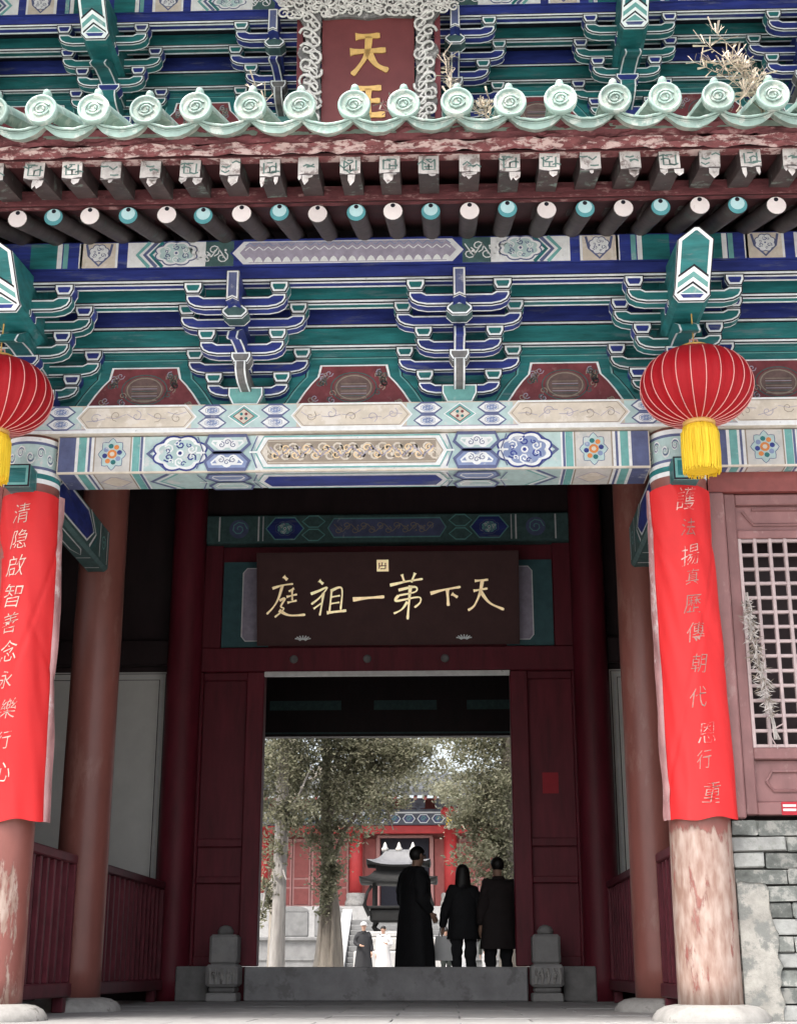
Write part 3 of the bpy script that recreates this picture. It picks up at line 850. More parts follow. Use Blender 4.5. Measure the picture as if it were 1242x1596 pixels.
# roof surface under the tiles
SL = .42
m = MB(); sloped(m, -2.5, 5.99, 2.0, 5.99 + 4.5 * SL, .05, 'roof_clay'); m.build('roof_deck', hall)
TP = .3632
def tile_mesh():
    m = MB(); r = .092; n = 16
    ax = Vector((0, 1, SL)).normalized(); up = Vector((0, -SL, 1)).normalized()
    rings = []
    for d in (0.02, 2.2):
        c = Vector((0, 0, 0)) + ax * d
        rings.append([tuple(c + Vector((1, 0, 0)) * (r * cos(pi * i / n * 1.0 - 0)) + up * (r * sin(pi * i / n))) for i in range(n + 1)])
    P = rings[0] + rings[1]; k = n + 1
    m.add(P, [[i, i + 1, k + i + 1, k + i] for i in range(n)], 'glaze', True)
    # end drum facing out
    def ring(rr, y): return [(rr * cos(2 * pi * i / 28), y, rr * sin(2 * pi * i / 28)) for i in range(28)]
    R0 = [ring(.098, .05), ring(.112, .03), ring(.116, -.005), ring(.112, -.02), ring(.100, -.024), ring(.092, -.012), ring(.088, -.008)]
    m.loft(R0, 'glaze', True, False)
    m.poly(R0[-1], 'glaze_dirty')
    # raised swirl on the face
    pts = []
    for i in range(22):
        t = i / 21; a = .5 + t * 2.1 * 2 * pi; rr = .066 * (1 - .75 * t)
        pts.append((rr * cos(a), -.012, rr * sin(a) * .9))
    m.tube(pts, .0085, 'glaze', 5)
    m.tube([(-.045, -.012, -.03), (-.01, -.014, -.05), (.03, -.012, -.035), (.055, -.012, -.01)], .008, 'glaze', 5)
    # nail cap
    c = Vector((0, 0, 0)) + ax * .16 + up * (r - .01)
    prof = [(.034, 0), (.036, .02), (.034, .05), (.024, .075), (.008, .086)]
    rr = []
    for (q, z) in prof: rr.append([tuple(c + Vector((q * cos(2 * pi * i / 12), q * sin(2 * pi * i / 12), 0)) + up * z) for i in range(12)])
    m.loft(rr, 'glaze', True)
    return m.mesh('ridge_tile')
def drip_mesh(seed):
    q = random.Random(seed); m = MB(); n = 14
    top = []; bot = []; topb = []; w = TP * .5 + .004
    for i in range(n + 1):
        t = -1 + 2 * i / n; x = t * w
        zt = .010 * q.uniform(-.3, .3) - .058 * (1 - t * t) ** 1.1
        top.append((x, 0, zt + .062)); bot.append((x, .012, zt + .040 - .040 * (1 - abs(t) ** 2.5)))
        topb.append((x, 1.8, zt + .062 + 1.8 * SL))
    k = n + 1
    m.add(top + bot, [[k + i, k + i + 1, i + 1, i] for i in range(n)], 'glaze', True)
    m.add(top + topb, [[i, i + 1, k + i + 1, k + i] for i in range(n)], 'glaze_dirty', True)
    m.add(bot + [(x, y + 1.8, z + 1.8 * SL) for x, y, z in bot], [[k + i, k + i + 1, i + 1, i] for i in range(n)], 'glaze_dirty', True)
    m.tube([(x, -.008, z) for x, y, z in top], .011, 'glaze', 5)
    m.tube([(x, .002, z - .016) for x, y, z in top], .006, 'glaze', 4)
    return m.mesh('drip_tile')
TM = tile_mesh(); DM = [drip_mesh(i) for i in range(4)]
for k in range(-14, 14):
    x = .518 + TP * k
    link('ridge_tile', TM, hall, (x + R.uniform(-.012, .012), -2.65 + R.uniform(-.02, .02), 6.128 + R.uniform(-.006, .006)), (R.uniform(-.05, .05), R.uniform(-.9, .9) * 0, R.uniform(-.05, .05)))
    link('drip_tile', DM[k % 4], hall, (x + TP / 2 + R.uniform(-.006, .006), -2.62 + R.uniform(-.012, .012), 5.985 + R.uniform(-.006, .006)), (0, R.uniform(-.03, .03), 0))

# ---- tie beams from front to inner columns
def cross_tie(x, s):
    m = MB(); m.bevbox(-.11, .11, .18, 2.36, 4.13, 4.56, 'dull_teal', .03)
    b = m.build('cross_tie', hall, (x, 0, 0))
    p = Paint(lambda u, v, o: (s * (.11 + o), u, v))
    p.rect(.2, 2.33, 4.17, 4.53, 'dull_teal', 0)
    p.outline([(.35, 4.35), (.6, 4.20), (1.45, 4.20), (1.7, 4.35), (1.45, 4.50), (.6, 4.50)], 'blue', 'white', .022, 2)
    p.line([(1.55, 4.17), (1.78, 4.35), (1.55, 4.53)], .03, 'white', 3); p.line([(1.63, 4.17), (1.86, 4.35), (1.63, 4.53)], .02, 'teal', 3)
    p.line([(1.95, 4.18), (1.95, 4.52)], .02, 'white', 3); p.line([(2.25, 4.18), (2.25, 4.52)], .02, 'white', 3)
    p.spiral(2.1, 4.35, .09, 0, 1.5, .015, 'teal_light', 3)
    p.build('tie_painting', b)
    p = Paint(lambda u, v, o: (v, u, 4.13 - o))
    p.rect(.25, 2.3, -.075, .075, 'dull_teal', 0); p.line([(.4, 0), (.6, -.05), (1.5, -.05), (1.7, 0), (1.5, .05), (.6, .05)], .014, 'white', 2, True)
    p.line([(1.8, -.07), (1.8, .07)], .02, 'white', 2); p.line([(2.15, -.07), (2.15, .07)], .02, 'white', 2)
    p.build('tie_underside', b)
cross_tie(-2.7, 1); cross_tie(2.7, -1)

# ---- right bay: lintel, lattice window, reveal post
def bay(sgn):
    m = MB(); m.box(2.94, 8.1, -.02, .25, 4.12, 4.29, 'beam_red'); m.build('window_lintel', hall)
    m = MB(); m.bevbox(2.92, 3.06, -.03, .22, 1.47, 4.115, 'window_red', .012); m.build('window_post', hall)
    W = MB(); W.bevbox(3.065, 3.16, .02, .16, 1.50, 4.115, 'window_red', .01)
    win = W.build('lattice_window', hall)
    def rail(name, x0, x1, y0, y1, z0, z1, key='window_red', b=.008):
        q = MB(); q.bevbox(x0, x1, y0, y1, z0, z1, key, b); return q.build(name, win)
    rail('rail', 3.16, 6.2, .025, .155, 4.02, 4.11); rail('rail', 3.16, 6.2, .025, .155, 3.73, 3.80)
    rail('panel_board', 3.16, 6.2, .07, .12, 3.80, 4.02)
    q = MB(); q.tube([(3.22, .062, 3.97), (3.30, .062, 3.855), (5.2, .062, 3.855), (5.3, .062, 3.97), (5.2, .062, 3.985), (3.30, .062, 3.985)], .014, 'window_red', 5, False); q.build('panel_moulding', win)
    rail('rail', 3.16, 6.2, .025, .155, 1.93, 2.02); rail('rail', 3.16, 6.2, .025, .155, 1.50, 1.60)
    rail('panel_board', 3.16, 6.2, .07, .12, 1.60, 1.93)
    q = MB(); q.tube([(3.25, .062, 1.76), (3.30, .062, 1.69), (5.2, .062, 1.69), (5.25, .062, 1.76), (5.2, .062, 1.84), (3.30, .062, 1.84), (3.25, .062, 1.76)], .012, 'window_red', 5, False); q.build('panel_moulding', win)
    bx = MB(); bx.bevbox(-.014, .014, .03, .075, 2.02, 3.73, 'lattice', .004); bv = bx.mesh('bar')
    for i in range(22): link('bar', bv, win, (3.175 + .1228 * i, 0, 0))
    bx = MB(); bx.bevbox(3.16, 6.2, .036, .070, -.013, .013, 'lattice', .004); bh = bx.mesh('bar')
    for i in range(15): link('bar', bh, win, (0, 0, 2.035 + .1198 * i))
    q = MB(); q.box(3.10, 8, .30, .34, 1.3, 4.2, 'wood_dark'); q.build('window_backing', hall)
bay(1)
# left bay wall, out of frame but it closes the hall
m = MB(); m.box(-8.1, -2.95, .02, .22, 0, 4.29, 'beam_red'); m.build('bay_wall', hall)

# ---- door wall
DY = 6.9
def hb(name, x0, x1, y0, y1, z0, z1, key, b=.008):
    q = MB(); q.bevbox(x0, x1, y0, y1, z0, z1, key, b); return q.build(name, hall)
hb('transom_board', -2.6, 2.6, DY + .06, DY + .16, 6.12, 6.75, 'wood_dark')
bm = hb('inner_beam', -2.40, 2.40, DY - .12, DY + .14, 5.735, 6.125, 'dull_teal', .02)
p = Paint(front(DY - .12)); v0, v1 = 5.76, 6.10; H = v1 - v0; vm = (v0 + v1) / 2
p.rect(-2.38, 2.38, v0, v1, 'dull_teal', 0)
for s in (-1, 1):
    p.line([(s * 2.22, v0), (s * 2.22, v1)], .02, 'white', 1); p.line([(s * 1.70, v0), (s * 1.70, v1)], .02, 'white', 1); p.line([(s * 1.64, v0), (s * 1.64, v1)], .012, 'white', 1)
    p.disc(s * 1.96, vm, .13, 'blue_grey', 1, 18); p.spiral(s * 1.96, vm, .11, 0, 1.6, .015, 'teal_light', 2)
    p.outline(p.hexa(min(s * 1.1, s * 1.6), max(s * 1.1, s * 1.6), v0 + .02, v1 - .02, 0, .12), 'blue', 'teal_light', .018, 1)
    p.cloud(s * 1.35, vm, .13, .1, 'teal_light', 'blue', 3, 2)
    for (a, b) in ((v0, vm - .015), (vm + .015, v1)):
        p.outline(p.hexa(min(s * .82, s * 1.12), max(s * .82, s * 1.12), a, b, 0, .09), 'dull_teal', 'teal_light', .018, 4)
p.outline(p.hexa(-.78, .78, v0 + .04, v1 - .04, 0, .08), 'blue_grey', 'teal_light', .018, 6)
p.scrollwork(-.7, .7, v0 + .08, v1 - .08, 'tan', .012, 8, 3, .11)
p.build('inner_beam_painting', bm)
hb('transom_board', -2.6, 2.6, DY + .05, DY + .16, 4.33, 5.73, 'wood_red')
for s in (-1, 1):
    a, b = sorted((s * 1.55, s * 2.16))
    q = MB(); q.box(a, b, DY + .01, DY + .049, 4.36, 5.51, 'teal_shade'); tb = q.build('teal_panel', hall)
    p = Paint(front(DY + .01))
    a, b = sorted((s * 1.62, s * 1.90))
    p.outline([(a, 4.50), (a + .05, 4.44), (b - .05, 4.44), (b, 4.50), (b, 5.36), (b - .05, 5.42), (a + .05, 5.42), (a, 5.36)], 'lilac', 'white', .014, 1)
    p.build('panel_cartouche', tb)
    a, b = sorted((s * 2.17, s * 2.5)); hb('frame_post', a, b, DY - .02, DY + .12, 4.345, 5.73, 'wood_red')
hb('door_lintel', -2.5, 2.5, DY - .06, DY + .2, 4.025, 4.34, 'wood_red', .012)
hb('lintel_strip', -1.575, 1.575, DY - .08, DY - .03, 3.955, 4.02, 'steel', .006)
for x in (-1.2, -.25, .75):
    q = MB(); q.lathe([(.05, 0), (.055, .008), (.03, .014)], 'dirty_grey', 12); q.build('lintel_stud', hall, (x, DY - .06, 4.18), (pi / 2, 0, 0))
for s in (-1, 1):
    a, b = sorted((s * 1.575, s * 1.80)); hb('door_jamb', a, b, DY - .05, DY + .2, .40, 4.02, 'wood_red', .012)
    a, b = sorted((s * 2.36, s * 2.5)); hb('frame_post', a, b, DY - .04, DY + .15, .40, 4.02, 'wood_red', .01)
    a, b = sorted((s * 1.80, s * 2.36))
    q = MB(); q.box(a, b, DY + .06, DY + .12, .40, 4.02, 'wood_red'); dp = q.build('side_panel', hall)
    for (z0, z1) in ((.40, .52), (1.38, 1.46), (1.82, 1.92), (3.92, 4.02)):
        q = MB(); q.bevbox(a, b, DY - .01, DY + .058, z0, z1, 'wood_red', .008); q.build('panel_rail', dp)
    hb('stone_plinth', *sorted((s * 2.11, s * 2.50)), DY - .35, DY - .06, 0, .40, 'stone_dark', .015)
for s in (-1, 1): hb('door_skirting', *sorted((s * 1.705, s * 2.5)), DY + .02, DY + .15, 0, .395, 'wood_red', .01)
hb('door_threshold', -1.70, 1.70, DY - .18, DY + .0, 0, .393, 'stone_mid', .015)
# side bays behind the railings: framed pale plaster panels
for s in (-1, 1):
    a, b = sorted((s * 2.80, s * 7.9))
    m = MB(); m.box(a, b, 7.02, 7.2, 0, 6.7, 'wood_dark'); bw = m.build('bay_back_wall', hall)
    p = Paint(front(7.02))
    a, b = sorted((s * 2.86, s * 5.4))
    p.rect(a, b, .6, 4.06, 'plaster', 0)
    e = s * 2.86; d = s * .045
    for q_, w, k in ((.5, .012, 'dark'), (1.5, .018, 'white'), (2.3, .012, 'dark')):
        p.line([(e + d * q_, .6), (e + d * q_, 4.06 - .045 * q_), (s * 5.4, 4.06 - .045 * q_)], w, k, 2)
    p.build('plaster_panel', bw)
    q = MB(); q.bevbox(*sorted((s * 2.8, s * 7.9)), 6.85, 7.0, 4.12, 4.46, 'wood_dark', .02); q.build('bay_lintel', hall)
    m = MB(); m.box(*sorted((s * 8.0, s * 8.2)), 0, 12.6, 0, 6.7, 'beam_red'); m.build('end_wall', hall)
# ceiling, rear wall with its opening
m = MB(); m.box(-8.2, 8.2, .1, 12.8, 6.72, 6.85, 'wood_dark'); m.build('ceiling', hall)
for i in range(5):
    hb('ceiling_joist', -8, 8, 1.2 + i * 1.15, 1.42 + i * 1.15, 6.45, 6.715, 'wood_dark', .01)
for s in (-1, 1):
    m = MB(); m.box(*sorted((s * 2.6, s * 8.0)), 12.5, 12.7, 0, 6.7, 'wood_red'); m.build('rear_wall', hall)
m = MB(); m.box(-2.6, 2.6, 12.5, 12.7, 4.06, 6.7, 'wood_dark'); rw = m.build('rear_lintel', hall)
p = Paint(front(12.5))
for (a, b) in ((-2.2, -1.0), (-.45, .6), (1.1, 2.3)): p.rect(a, b, 4.50, 4.66, 'dull_teal', 0)
p.rect(-2.5, 2.5, 4.10, 4.13, 'dull_teal', 0); p.build('rear_painting', rw)
m = MB(); sloped(m, 7.5, 13.5, 2.0, 10.5, .2, 'roof_clay'); sloped(m, 7.5, 13.5, 15.0, 9.2, .2, 'roof_clay'); m.build('upper_roof', hall)

# ================================================================== railings
def railing(x, y0, y1, label):
    t = thing('wooden_railing', label, 'railing', (x, (y0 + y1) / 2, 0), 0, 'red railings beside the passage')
    L = (y1 - y0) / 2
    def part(name, *a, b=.008):
        q = MB(); q.bevbox(*a, 'rail_red', b); return q.build(name, t)
    part('top_rail', -.045, .045, -L, L, 1.29, 1.375, b=.012); part('bottom_rail', -.06, .06, -L, L, .13, .25, b=.012)
    part('post', -.04, .04, -L, -L + .07, .25, 1.29); part('post', -.04, .04, L - .07, L, .25, 1.29)
    for e in (-L * .8, L * .8): part('foot', -.05, .05, e - .06, e + .06, 0, .13)
    q = MB(); q.bevbox(-.024, .024, -.032, .032, .25, 1.29, 'rail_red', .006); me = q.mesh('picket')
    n = max(3, int(2 * L / .23))
    for i in range(1, n): link('picket', me, t, (0, -L + .035 + i * (2 * L - .07) / n, 0))
railing(-2.70, .36, 2.20, 'short dark red railing between columns below the banner with the pale film edge')
railing(2.70, .36, 2.20, 'short dark red railing half hidden behind the peeling column beside the brick wall')
railing(-2.70, 2.86, 6.50, 'long dark red picket railing under the wide pale plaster panel')
railing(2.70, 2.86, 6.50, 'long dark red picket railing near the door panel with the red paper')

# ================================================================== brick wall under the window
bw = thing('brick_wall', 'grey brick sill wall with a smooth pale rendered patch under the lattice window', 'wall', (2.93, 0, 0))
m = MB(); m.box(.0, 4.5, .03, .3, 0, 1.46, 'mortar'); m.build('mortar_bed', bw)
rows = 12; rh = 1.46 / rows
bmesh_ = {}
for r in range(rows):
    z = r * rh; x = 0.0; first = True
    while x < 1.9:
        w = .42 if (r % 2 == 0 or not first) else .22
        w += R.uniform(-.02, .02); first = False
        key = (round(w, 2), R.randrange(6))
        if key not in bmesh_:
            q = MB(); q.bevbox(.004, key[0] - .004, -.05, .06, .006, rh - .006, ('brick', 'brick_pale', 'brick', 'brick', 'brick_pale', 'brick')[key[1]], .008)
            q.v = [(vx + R.uniform(-.006, .006), vy + R.uniform(-.010, .010), vz + R.uniform(-.006, .006)) for vx, vy, vz in q.v]
            bmesh_[key] = q.mesh('brick')
        link('brick', bmesh_[key], bw, (x, R.uniform(-.012, .012), z)); x += key[0]
q = MB(); n = 16
edge = [(.29 + .05 * mnoise.noise(Vector((i * .45, 2, 0))) + .012 * mnoise.noise(Vector((i * 1.9, 5, 0))), i * .62 / n) for i in range(n + 1)]
pts = [(.01, .0)] + edge + [(.27, .66), (.24, .80), (.245, .95), (.22, .985), (.12, .99), (.05, 1.0), (.01, .985)]
q.poly([(a, -.064, b) for a, b in pts], 'render_patch')
for i in range(len(pts)):
    a, b = pts[i], pts[(i + 1) % len(pts)]
    q.add([(a[0], -.072, a[1]), (a[0], -.04, a[1]), (b[0], -.04, b[1]), (b[0], -.072, b[1])], [[0, 1, 2, 3]], 'render_patch')
q.build('render_patch', bw)
# sticker under the window
t = MB(); t.box(-.06, .06, -.004, 0, -.05, .05, 'paper_red'); t.box(-.05, .05, -.007, -.0045, .012, .03, 'sticker'); t.box(-.05, .05, -.007, -.0045, -.02, -.002, 'sticker')
tag(t.build('sticker', None, (3.40, .02, 1.55)), 'small red and white sticker on the window sill', 'sticker')

# ================================================================== lanterns
def lantern(x, label):
    t = thing('red_lantern', label, 'lantern', (x, -.9, 4.69), 0, 'red lanterns hung at the eave columns')
    q = MB(); prof = []
    N = 22
    for i in range(N + 1):
        a = -pi / 2 + pi * i / N
        prof.append((max(.10, .43 * cos(a) ** .86 if cos(a) > 0 else .1), .305 * sin(a)))
    q.lathe(prof, 'lantern', 144, caps=True, lobes=lambda a, z: 1.012 - .030 * (1 - abs(cos(a * 12))) + .012 * mnoise.noise(Vector((2.5 * cos(a), 2.5 * sin(a), z * 4 + x))))
    q.build('lantern_body', t)
    rib = MB(); pts = [(max(.10, .43 * cos(-pi / 2 + pi * i / N) ** .86 if 0 < i < N else .1) + .007, 0, .305 * sin(-pi / 2 + pi * i / N)) for i in range(1, N - 5)]
    rib.tube(pts, .0042, 'lantern_rib', 5); me = rib.mesh('rib')
    for i in range(24): link('rib', me, t, (0, 0, 0), (0, 0, 2 * pi * (i + .0) / 24))
    q = MB(); q.lathe([(.10, -.33), (.125, -.325), (.125, -.295), (.11, -.285)], 'gold', 24); q.build('bottom_ring', t)
    q = MB(); q.lathe([(.11, .285), (.125, .295), (.12, .33), (.05, .34)], 'gold', 24); q.build('top_cap', t)
    q = MB()
    q.lathe([(.085, -.31), (.125, -.345), (.137, -.40), (.138, -.67), (.130, -.685)], 'tassel', 72, lobes=lambda a, z: 1 + .045 * sin(a * 27) + .03 * sin(a * 41 + z * 9) + .02 * sin(a * 11 + z * 7))
    fr = random.Random(3)
    for i in range(160):
        a = 2 * pi * i / 160; r = .137 + fr.uniform(-.012, .007)
        q.tube([(r * cos(a), r * sin(a), -.38), (r * 1.03 * cos(a + .02), r * 1.03 * sin(a + .02), -.55), (r * cos(a + fr.uniform(-.05, .05)), r * sin(a), -.69 - fr.uniform(-.01, .03))], fr.uniform(.003, .0055), 'tassel', 4, True, False)
    q.build('tassel', t)
    q = MB(); q.tube([(0, 0, .33), (.0, .01, .6), (0, .03, 1.15)], .006, 'gold', 5)
    q.tube([(-.04, -.0, .33), (-.03, 0, .40), (.03, 0, .40), (.04, 0, .33)], .006, 'lantern_rib', 5); q.build('cord', t)
    return t
lantern(-2.765, 'half visible red lantern with yellow tassel, cut off by the photo edge')
lantern(2.735, 'whole red lantern with yellow tassel hanging before the column beside the lattice window')

# ================================================================== writing
def glyph_mesh(ch):
    c = bpy.data.curves.new('glyph', 'FONT'); c.body = ch; c.resolution_u = 3; c.offset = -.010
    o = bpy.data.objects.new('glyph', c); COL.objects.link(o)
    dg = bpy.context.evaluated_depsgraph_get()
    me = bpy.data.meshes.new_from_object(o.evaluated_get(dg))
    vs = [tuple(v.co) for v in me.vertices]; fs = [list(p.vertices) for p in me.polygons]
    bpy.data.objects.remove(o); bpy.data.curves.remove(c); bpy.data.meshes.remove(me)
    if vs:
        x0, x1 = min(v[0] for v in vs), max(v[0] for v in vs); y0, y1 = min(v[1] for v in vs), max(v[1] for v in vs)
        vs = [((v[0] - (x0 + x1) / 2), (v[1] - (y0 + y1) / 2)) for v in vs]
    return vs, fs
def couplet(xc, text, zs, size, offs, film_side, label, dx_bot, ink):
    t = thing('couplet_banner', label, 'banner', (xc, 0, 1.45), 0, 'red couplet banners on the front columns')
    r = .272; ang = 1.10; zt, zb = 2.65, 0.0
    def fn(u, v, o):
        f = 1 - v / zt
        fold = .015 * mnoise.noise(Vector((u * 2.2, v * 1.3, xc))) + .010 * mnoise.noise(Vector((u * 3 + v * 2.4, v * .8 - u, xc + 4)))
        dd = (v - 1.2 - u * .9); fold -= .010 * math.exp(-(dd / .05) ** 2); dd = (v - 1.75 + u * .5); fold -= .007 * math.exp(-(dd / .04) ** 2)
        dd = (u + .35 - .25 * (v - .6)); fold += .010 * math.exp(-(dd / .10) ** 2) * max(0, 1 - v / 1.6)
        rr = r + o + fold + .014 * (f ** 2) * abs(u)
        a = u + .03 * sin(v * 1.3) * 0
        return (rr * sin(a) + dx_bot * f, -rr * cos(a), v)
    m = MB(); nu, nv = 30, 90; P = []
    for j in range(nv + 1):
        for i in range(nu + 1):
            u = -ang + 2 * ang * i / nu; v = zb + (zt - zb) * j / nv
            if j == nv: v += -.03 * (u / ang) ** 2 + .012
            if j == 0: v += .012 * sin(u * 5) + .01 * u
            P.append(fn(u, v, 0))
    k = nu + 1
    m.add(P, [[j * k + i, j * k + i + 1, (j + 1) * k + i + 1, (j + 1) * k + i] for j in range(nv) for i in range(nu)], 'banner', True)
    m.build('sheet', t)
    # clear wrapping film that stands off along one edge
    q = MB(); P = []
    for j in range(nv + 1):
        v = zb + (zt - zb) * j / nv
        for i in range(4):
            u = film_side * (ang - .03 + .085 * i * (1 + .35 * mnoise.noise(Vector((v * 2.5, 3, xc)))))
            rr = .014 + .008 * mnoise.noise(Vector((v * 3.1, i, xc)))
            P.append(fn(u, v, rr if i else .004))
    q.add(P, [[j * 4 + i, j * 4 + i + 1, (j + 1) * 4 + i + 1, (j + 1) * 4 + i] for j in range(nv) for i in range(3)], 'film', True)
    q.build('film_edge', t)
    rr = random.Random(len(text))
    for ch, z, (ox, sc) in zip(text, zs, offs):
        vs, fs = glyph_mesh(ch)
        if not vs: continue
        th = rr.uniform(-.06, .12); sh = .22
        q = MB(); P = []
        for (a, b) in vs:
            a2 = a * cos(th) - b * sin(th) + b * sh; b2 = a * sin(th) + b * cos(th)
            a2 += .055 * mnoise.noise(Vector((a * 2.6, b * 2.6, z * 3))); b2 += .055 * mnoise.noise(Vector((a * 2.6 + 9, b * 2.6, z * 3)))
            b2 += .10 * a * (1 if b > -.2 else .4)
            P.append(fn((ox + a2 * size * sc * .76) / r, z - 1.45 + b2 * size * sc * .94, .006))
        q.add(P, fs, 'ink_light' if ink == 'ink_faded' and ch in '護揚恩' else ink); q.build('character', t)
    return t
def zpx(y): return 4.09 - (y - 765) / (1275 - 765) * (4.09 - 1.45)
ry = [788, 835, 879, 914, 957, 1001, 1048, 1100, 1153, 1192, 1240]
couplet(2.68, "護法揚真歷傳朝代恩行重", [zpx(y) + .012 for y in ry], .205,
        [(.03, 1.1), (.03, .85), (.025, 1.0), (.03, .72), (.015, .9), (.02, .95), (.03, .85), (.0, .9), (.05, 1.0), (.01, .80), (.05, .95)], -1,
        'bright red banner of eleven faded characters on the column beside the lattice window', .035, 'ink_faded')
ly = [794, 837, 880, 929, 972, 1016, 1060, 1105, 1152, 1200]
couplet(-2.66, "清隐啟智善念永樂行心", [zpx(y) - .02 for y in ly], .205,
        [(-.03, .95), (-.03, .95), (-.045, 1.0), (-.055, 1.1), (-.06, .95), (-.06, 1.0), (-.07, .8), (-.03, .9), (-.05, .8), (-.04, .9)], 1,
        'bright red banner with a pale film edge on the column cut off by the edge', .045, 'ink')

def brush(m, pts, w, key, z0, thick, mapf, sub=6):
    """one brush stroke as a solid ribbon; mapf(u,v,depth)->xyz"""
    P = [Vector(p) for p in pts]
    path = []
    for i in range(len(P) - 1):
        p0 = P[max(i - 1, 0)]; p1 = P[i]; p2 = P[i + 1]; p3 = P[min(i + 2, len(P) - 1)]
        for k in range(sub):
            t = k / sub
            path.append(.5 * ((2 * p1) + (p2 - p0) * t + (2 * p0 - 5 * p1 + 4 * p2 - p3) * t * t + (3 * p1 - p0 - 3 * p2 + p3) * t ** 3))
    path.append(P[-1]); n = len(path)
    A = []; B = []
    for i, p in enumerate(path):
        d = (path[min(i + 1, n - 1)] - path[max(i - 1, 0)]).normalized(); nn = Vector((-d.y, d.x))
        t = i / (n - 1)
        ww = w * (.62 + .5 * (1 - sin(pi * t)) ** 1.5 if len(pts) == 2 else .75 + .25 * cos(t * 5)) * (1 if t < .97 else .6)
        A.append(p + nn * ww / 2); B.append(p - nn * ww / 2)
    V = [mapf(q.x, q.y, z0 + thick) for q in A] + [mapf(q.x, q.y, z0 + thick) for q in B] + [mapf(q.x, q.y, z0) for q in A] + [mapf(q.x, q.y, z0) for q in B]
    F = []
    for i in range(n - 1):
        F += [[i, i + 1, n + i + 1, n + i], [2 * n + i, i, i + 1, 2 * n + i + 1][::-1], [n + i, n + i + 1, 3 * n + i + 1, 3 * n + i][::-1]]
    F += [[0, n, 3 * n, 2 * n], [n - 1, 2 * n + n - 1, 3 * n + n - 1, 2 * n - 1]]
    m.add(V, F, key)

# ---- plaque over the door: six gilt running-hand characters
pl = thing('name_plaque', 'wide dark brown plaque with six gold characters above the doorway', 'plaque', (.02, 6.76, 4.345))
tilt = .25
def pm(u, v, o):      # u,v in plaque metres, o outwards (towards the viewer)
    return (u, -o * cos(tilt) - v * sin(tilt), v * cos(tilt) - o * sin(tilt))
q = MB(); Wd, Ht = 1.69, 1.20
c8 = [pm(-Wd, 0, 0), pm(Wd, 0, 0), pm(Wd, Ht, 0), pm(-Wd, Ht, 0), pm(-Wd, 0, -.06), pm(Wd, 0, -.06), pm(Wd, Ht, -.06), pm(-Wd, Ht, -.06)]
q.add(c8, [[0, 1, 2, 3], [5, 4, 7, 6], [0, 4, 5, 1], [3, 2, 6, 7], [1, 5, 6, 2], [4, 0, 3, 7]], 'plaque_brown'); q.build('board', pl)
for (u0, u1, w0, w1) in ((-Wd, Wd, Ht - .03, Ht), (-Wd, Wd, 0, .03), (-Wd, -Wd + .03, .03, Ht - .03), (Wd - .03, Wd, .03, Ht - .03)):
    q = MB(); cc = [pm(u0, w0, .002), pm(u1, w0, .002), pm(u1, w1, .002), pm(u0, w1, .002), pm(u0, w0, .02), pm(u1, w0, .02), pm(u1, w1, .02), pm(u0, w1, .02)]
    q.add(cc, [[4, 5, 6, 7], [0, 1, 5, 4], [1, 2, 6, 5], [2, 3, 7, 6], [3, 0, 4, 7]], 'plaque_brown'); q.build('moulding', pl)
def zp(zx, zy): return ((zx - 615) / 1190 * 3.40, Ht - (zy - 32) / 415 * Ht)
CH = {
 'ting': [([(145, 138), (162, 154)], 13), ([(94, 192), (140, 178), (188, 172)], 9), ([(140, 178), (122, 235), (98, 275), (68, 306)], 9), ([(192, 192), (168, 206)], 8),
          ([(183, 200), (184, 246)], 8), ([(158, 230), (205, 219)], 8), ([(162, 256), (204, 246)], 8), ([(126, 246), (150, 238), (132, 272), (146, 282), (126, 303), (104, 320)], 8), ([(124, 290), (170, 312), (242, 310)], 11)],
 'zu': [([(306, 158), (324, 174)], 12), ([(268, 218), (305, 204), (342, 190), (308, 234), (270, 264)], 9), ([(325, 214), (318, 262), (308, 314)], 9), ([(280, 284), (318, 258)], 7),
        ([(363, 198), (352, 296)], 8), ([(360, 204), (408, 194), (402, 290)], 9), ([(362, 232), (400, 226)], 7), ([(358, 262), (398, 256)], 7), ([(340, 302), (428, 293)], 11)],
 'yi': [([(458, 244), (520, 238), (600, 233)], 14)],
 'di': [([(626, 182), (700, 166), (774, 155)], 10), ([(680, 134), (692, 172)], 10), ([(740, 128), (722, 170)], 10), ([(664, 204), (738, 190), (740, 212), (664, 228)], 9),
        ([(664, 228), (654, 252), (752, 236), (762, 258), (736, 282)], 9), ([(718, 184), (712, 250), (704, 334)], 12), ([(704, 256), (678, 290), (642, 308)], 9)],
 'xia': [([(808, 220), (870, 204), (944, 192)], 11), ([(884, 204), (888, 276)], 12), ([(904, 222), (930, 238)], 12)],
 'tian': [([(1008, 166), (1068, 161)], 9), ([(1002, 210), (1064, 200)], 9), ([(1042, 165), (1030, 222), (1004, 276), (976, 296)], 11), ([(1034, 214), (1074, 264), (1138, 294)], 12)],
}
for nm, st in CH.items():
    q = MB()
    for (pts, w) in st: brush(q, [zp(*a) for a in pts], w * 1.45 / 1190 * 3.4, 'gilt', .003, .012, pm)
    q.build('character', pl)
q = MB()
a, b = zp(567, 120); c, d = zp(620, 68)
q.add([pm(a, b, .008), pm(c, b, .008), pm(c, d, .008), pm(a, d, .008), pm(a, b, .001), pm(c, b, .001), pm(c, d, .001), pm(a, d, .001)], [[0, 1, 2, 3], [4, 5, 1, 0], [5, 6, 2, 1], [6, 7, 3, 2], [7, 4, 0, 3]], 'gilt')
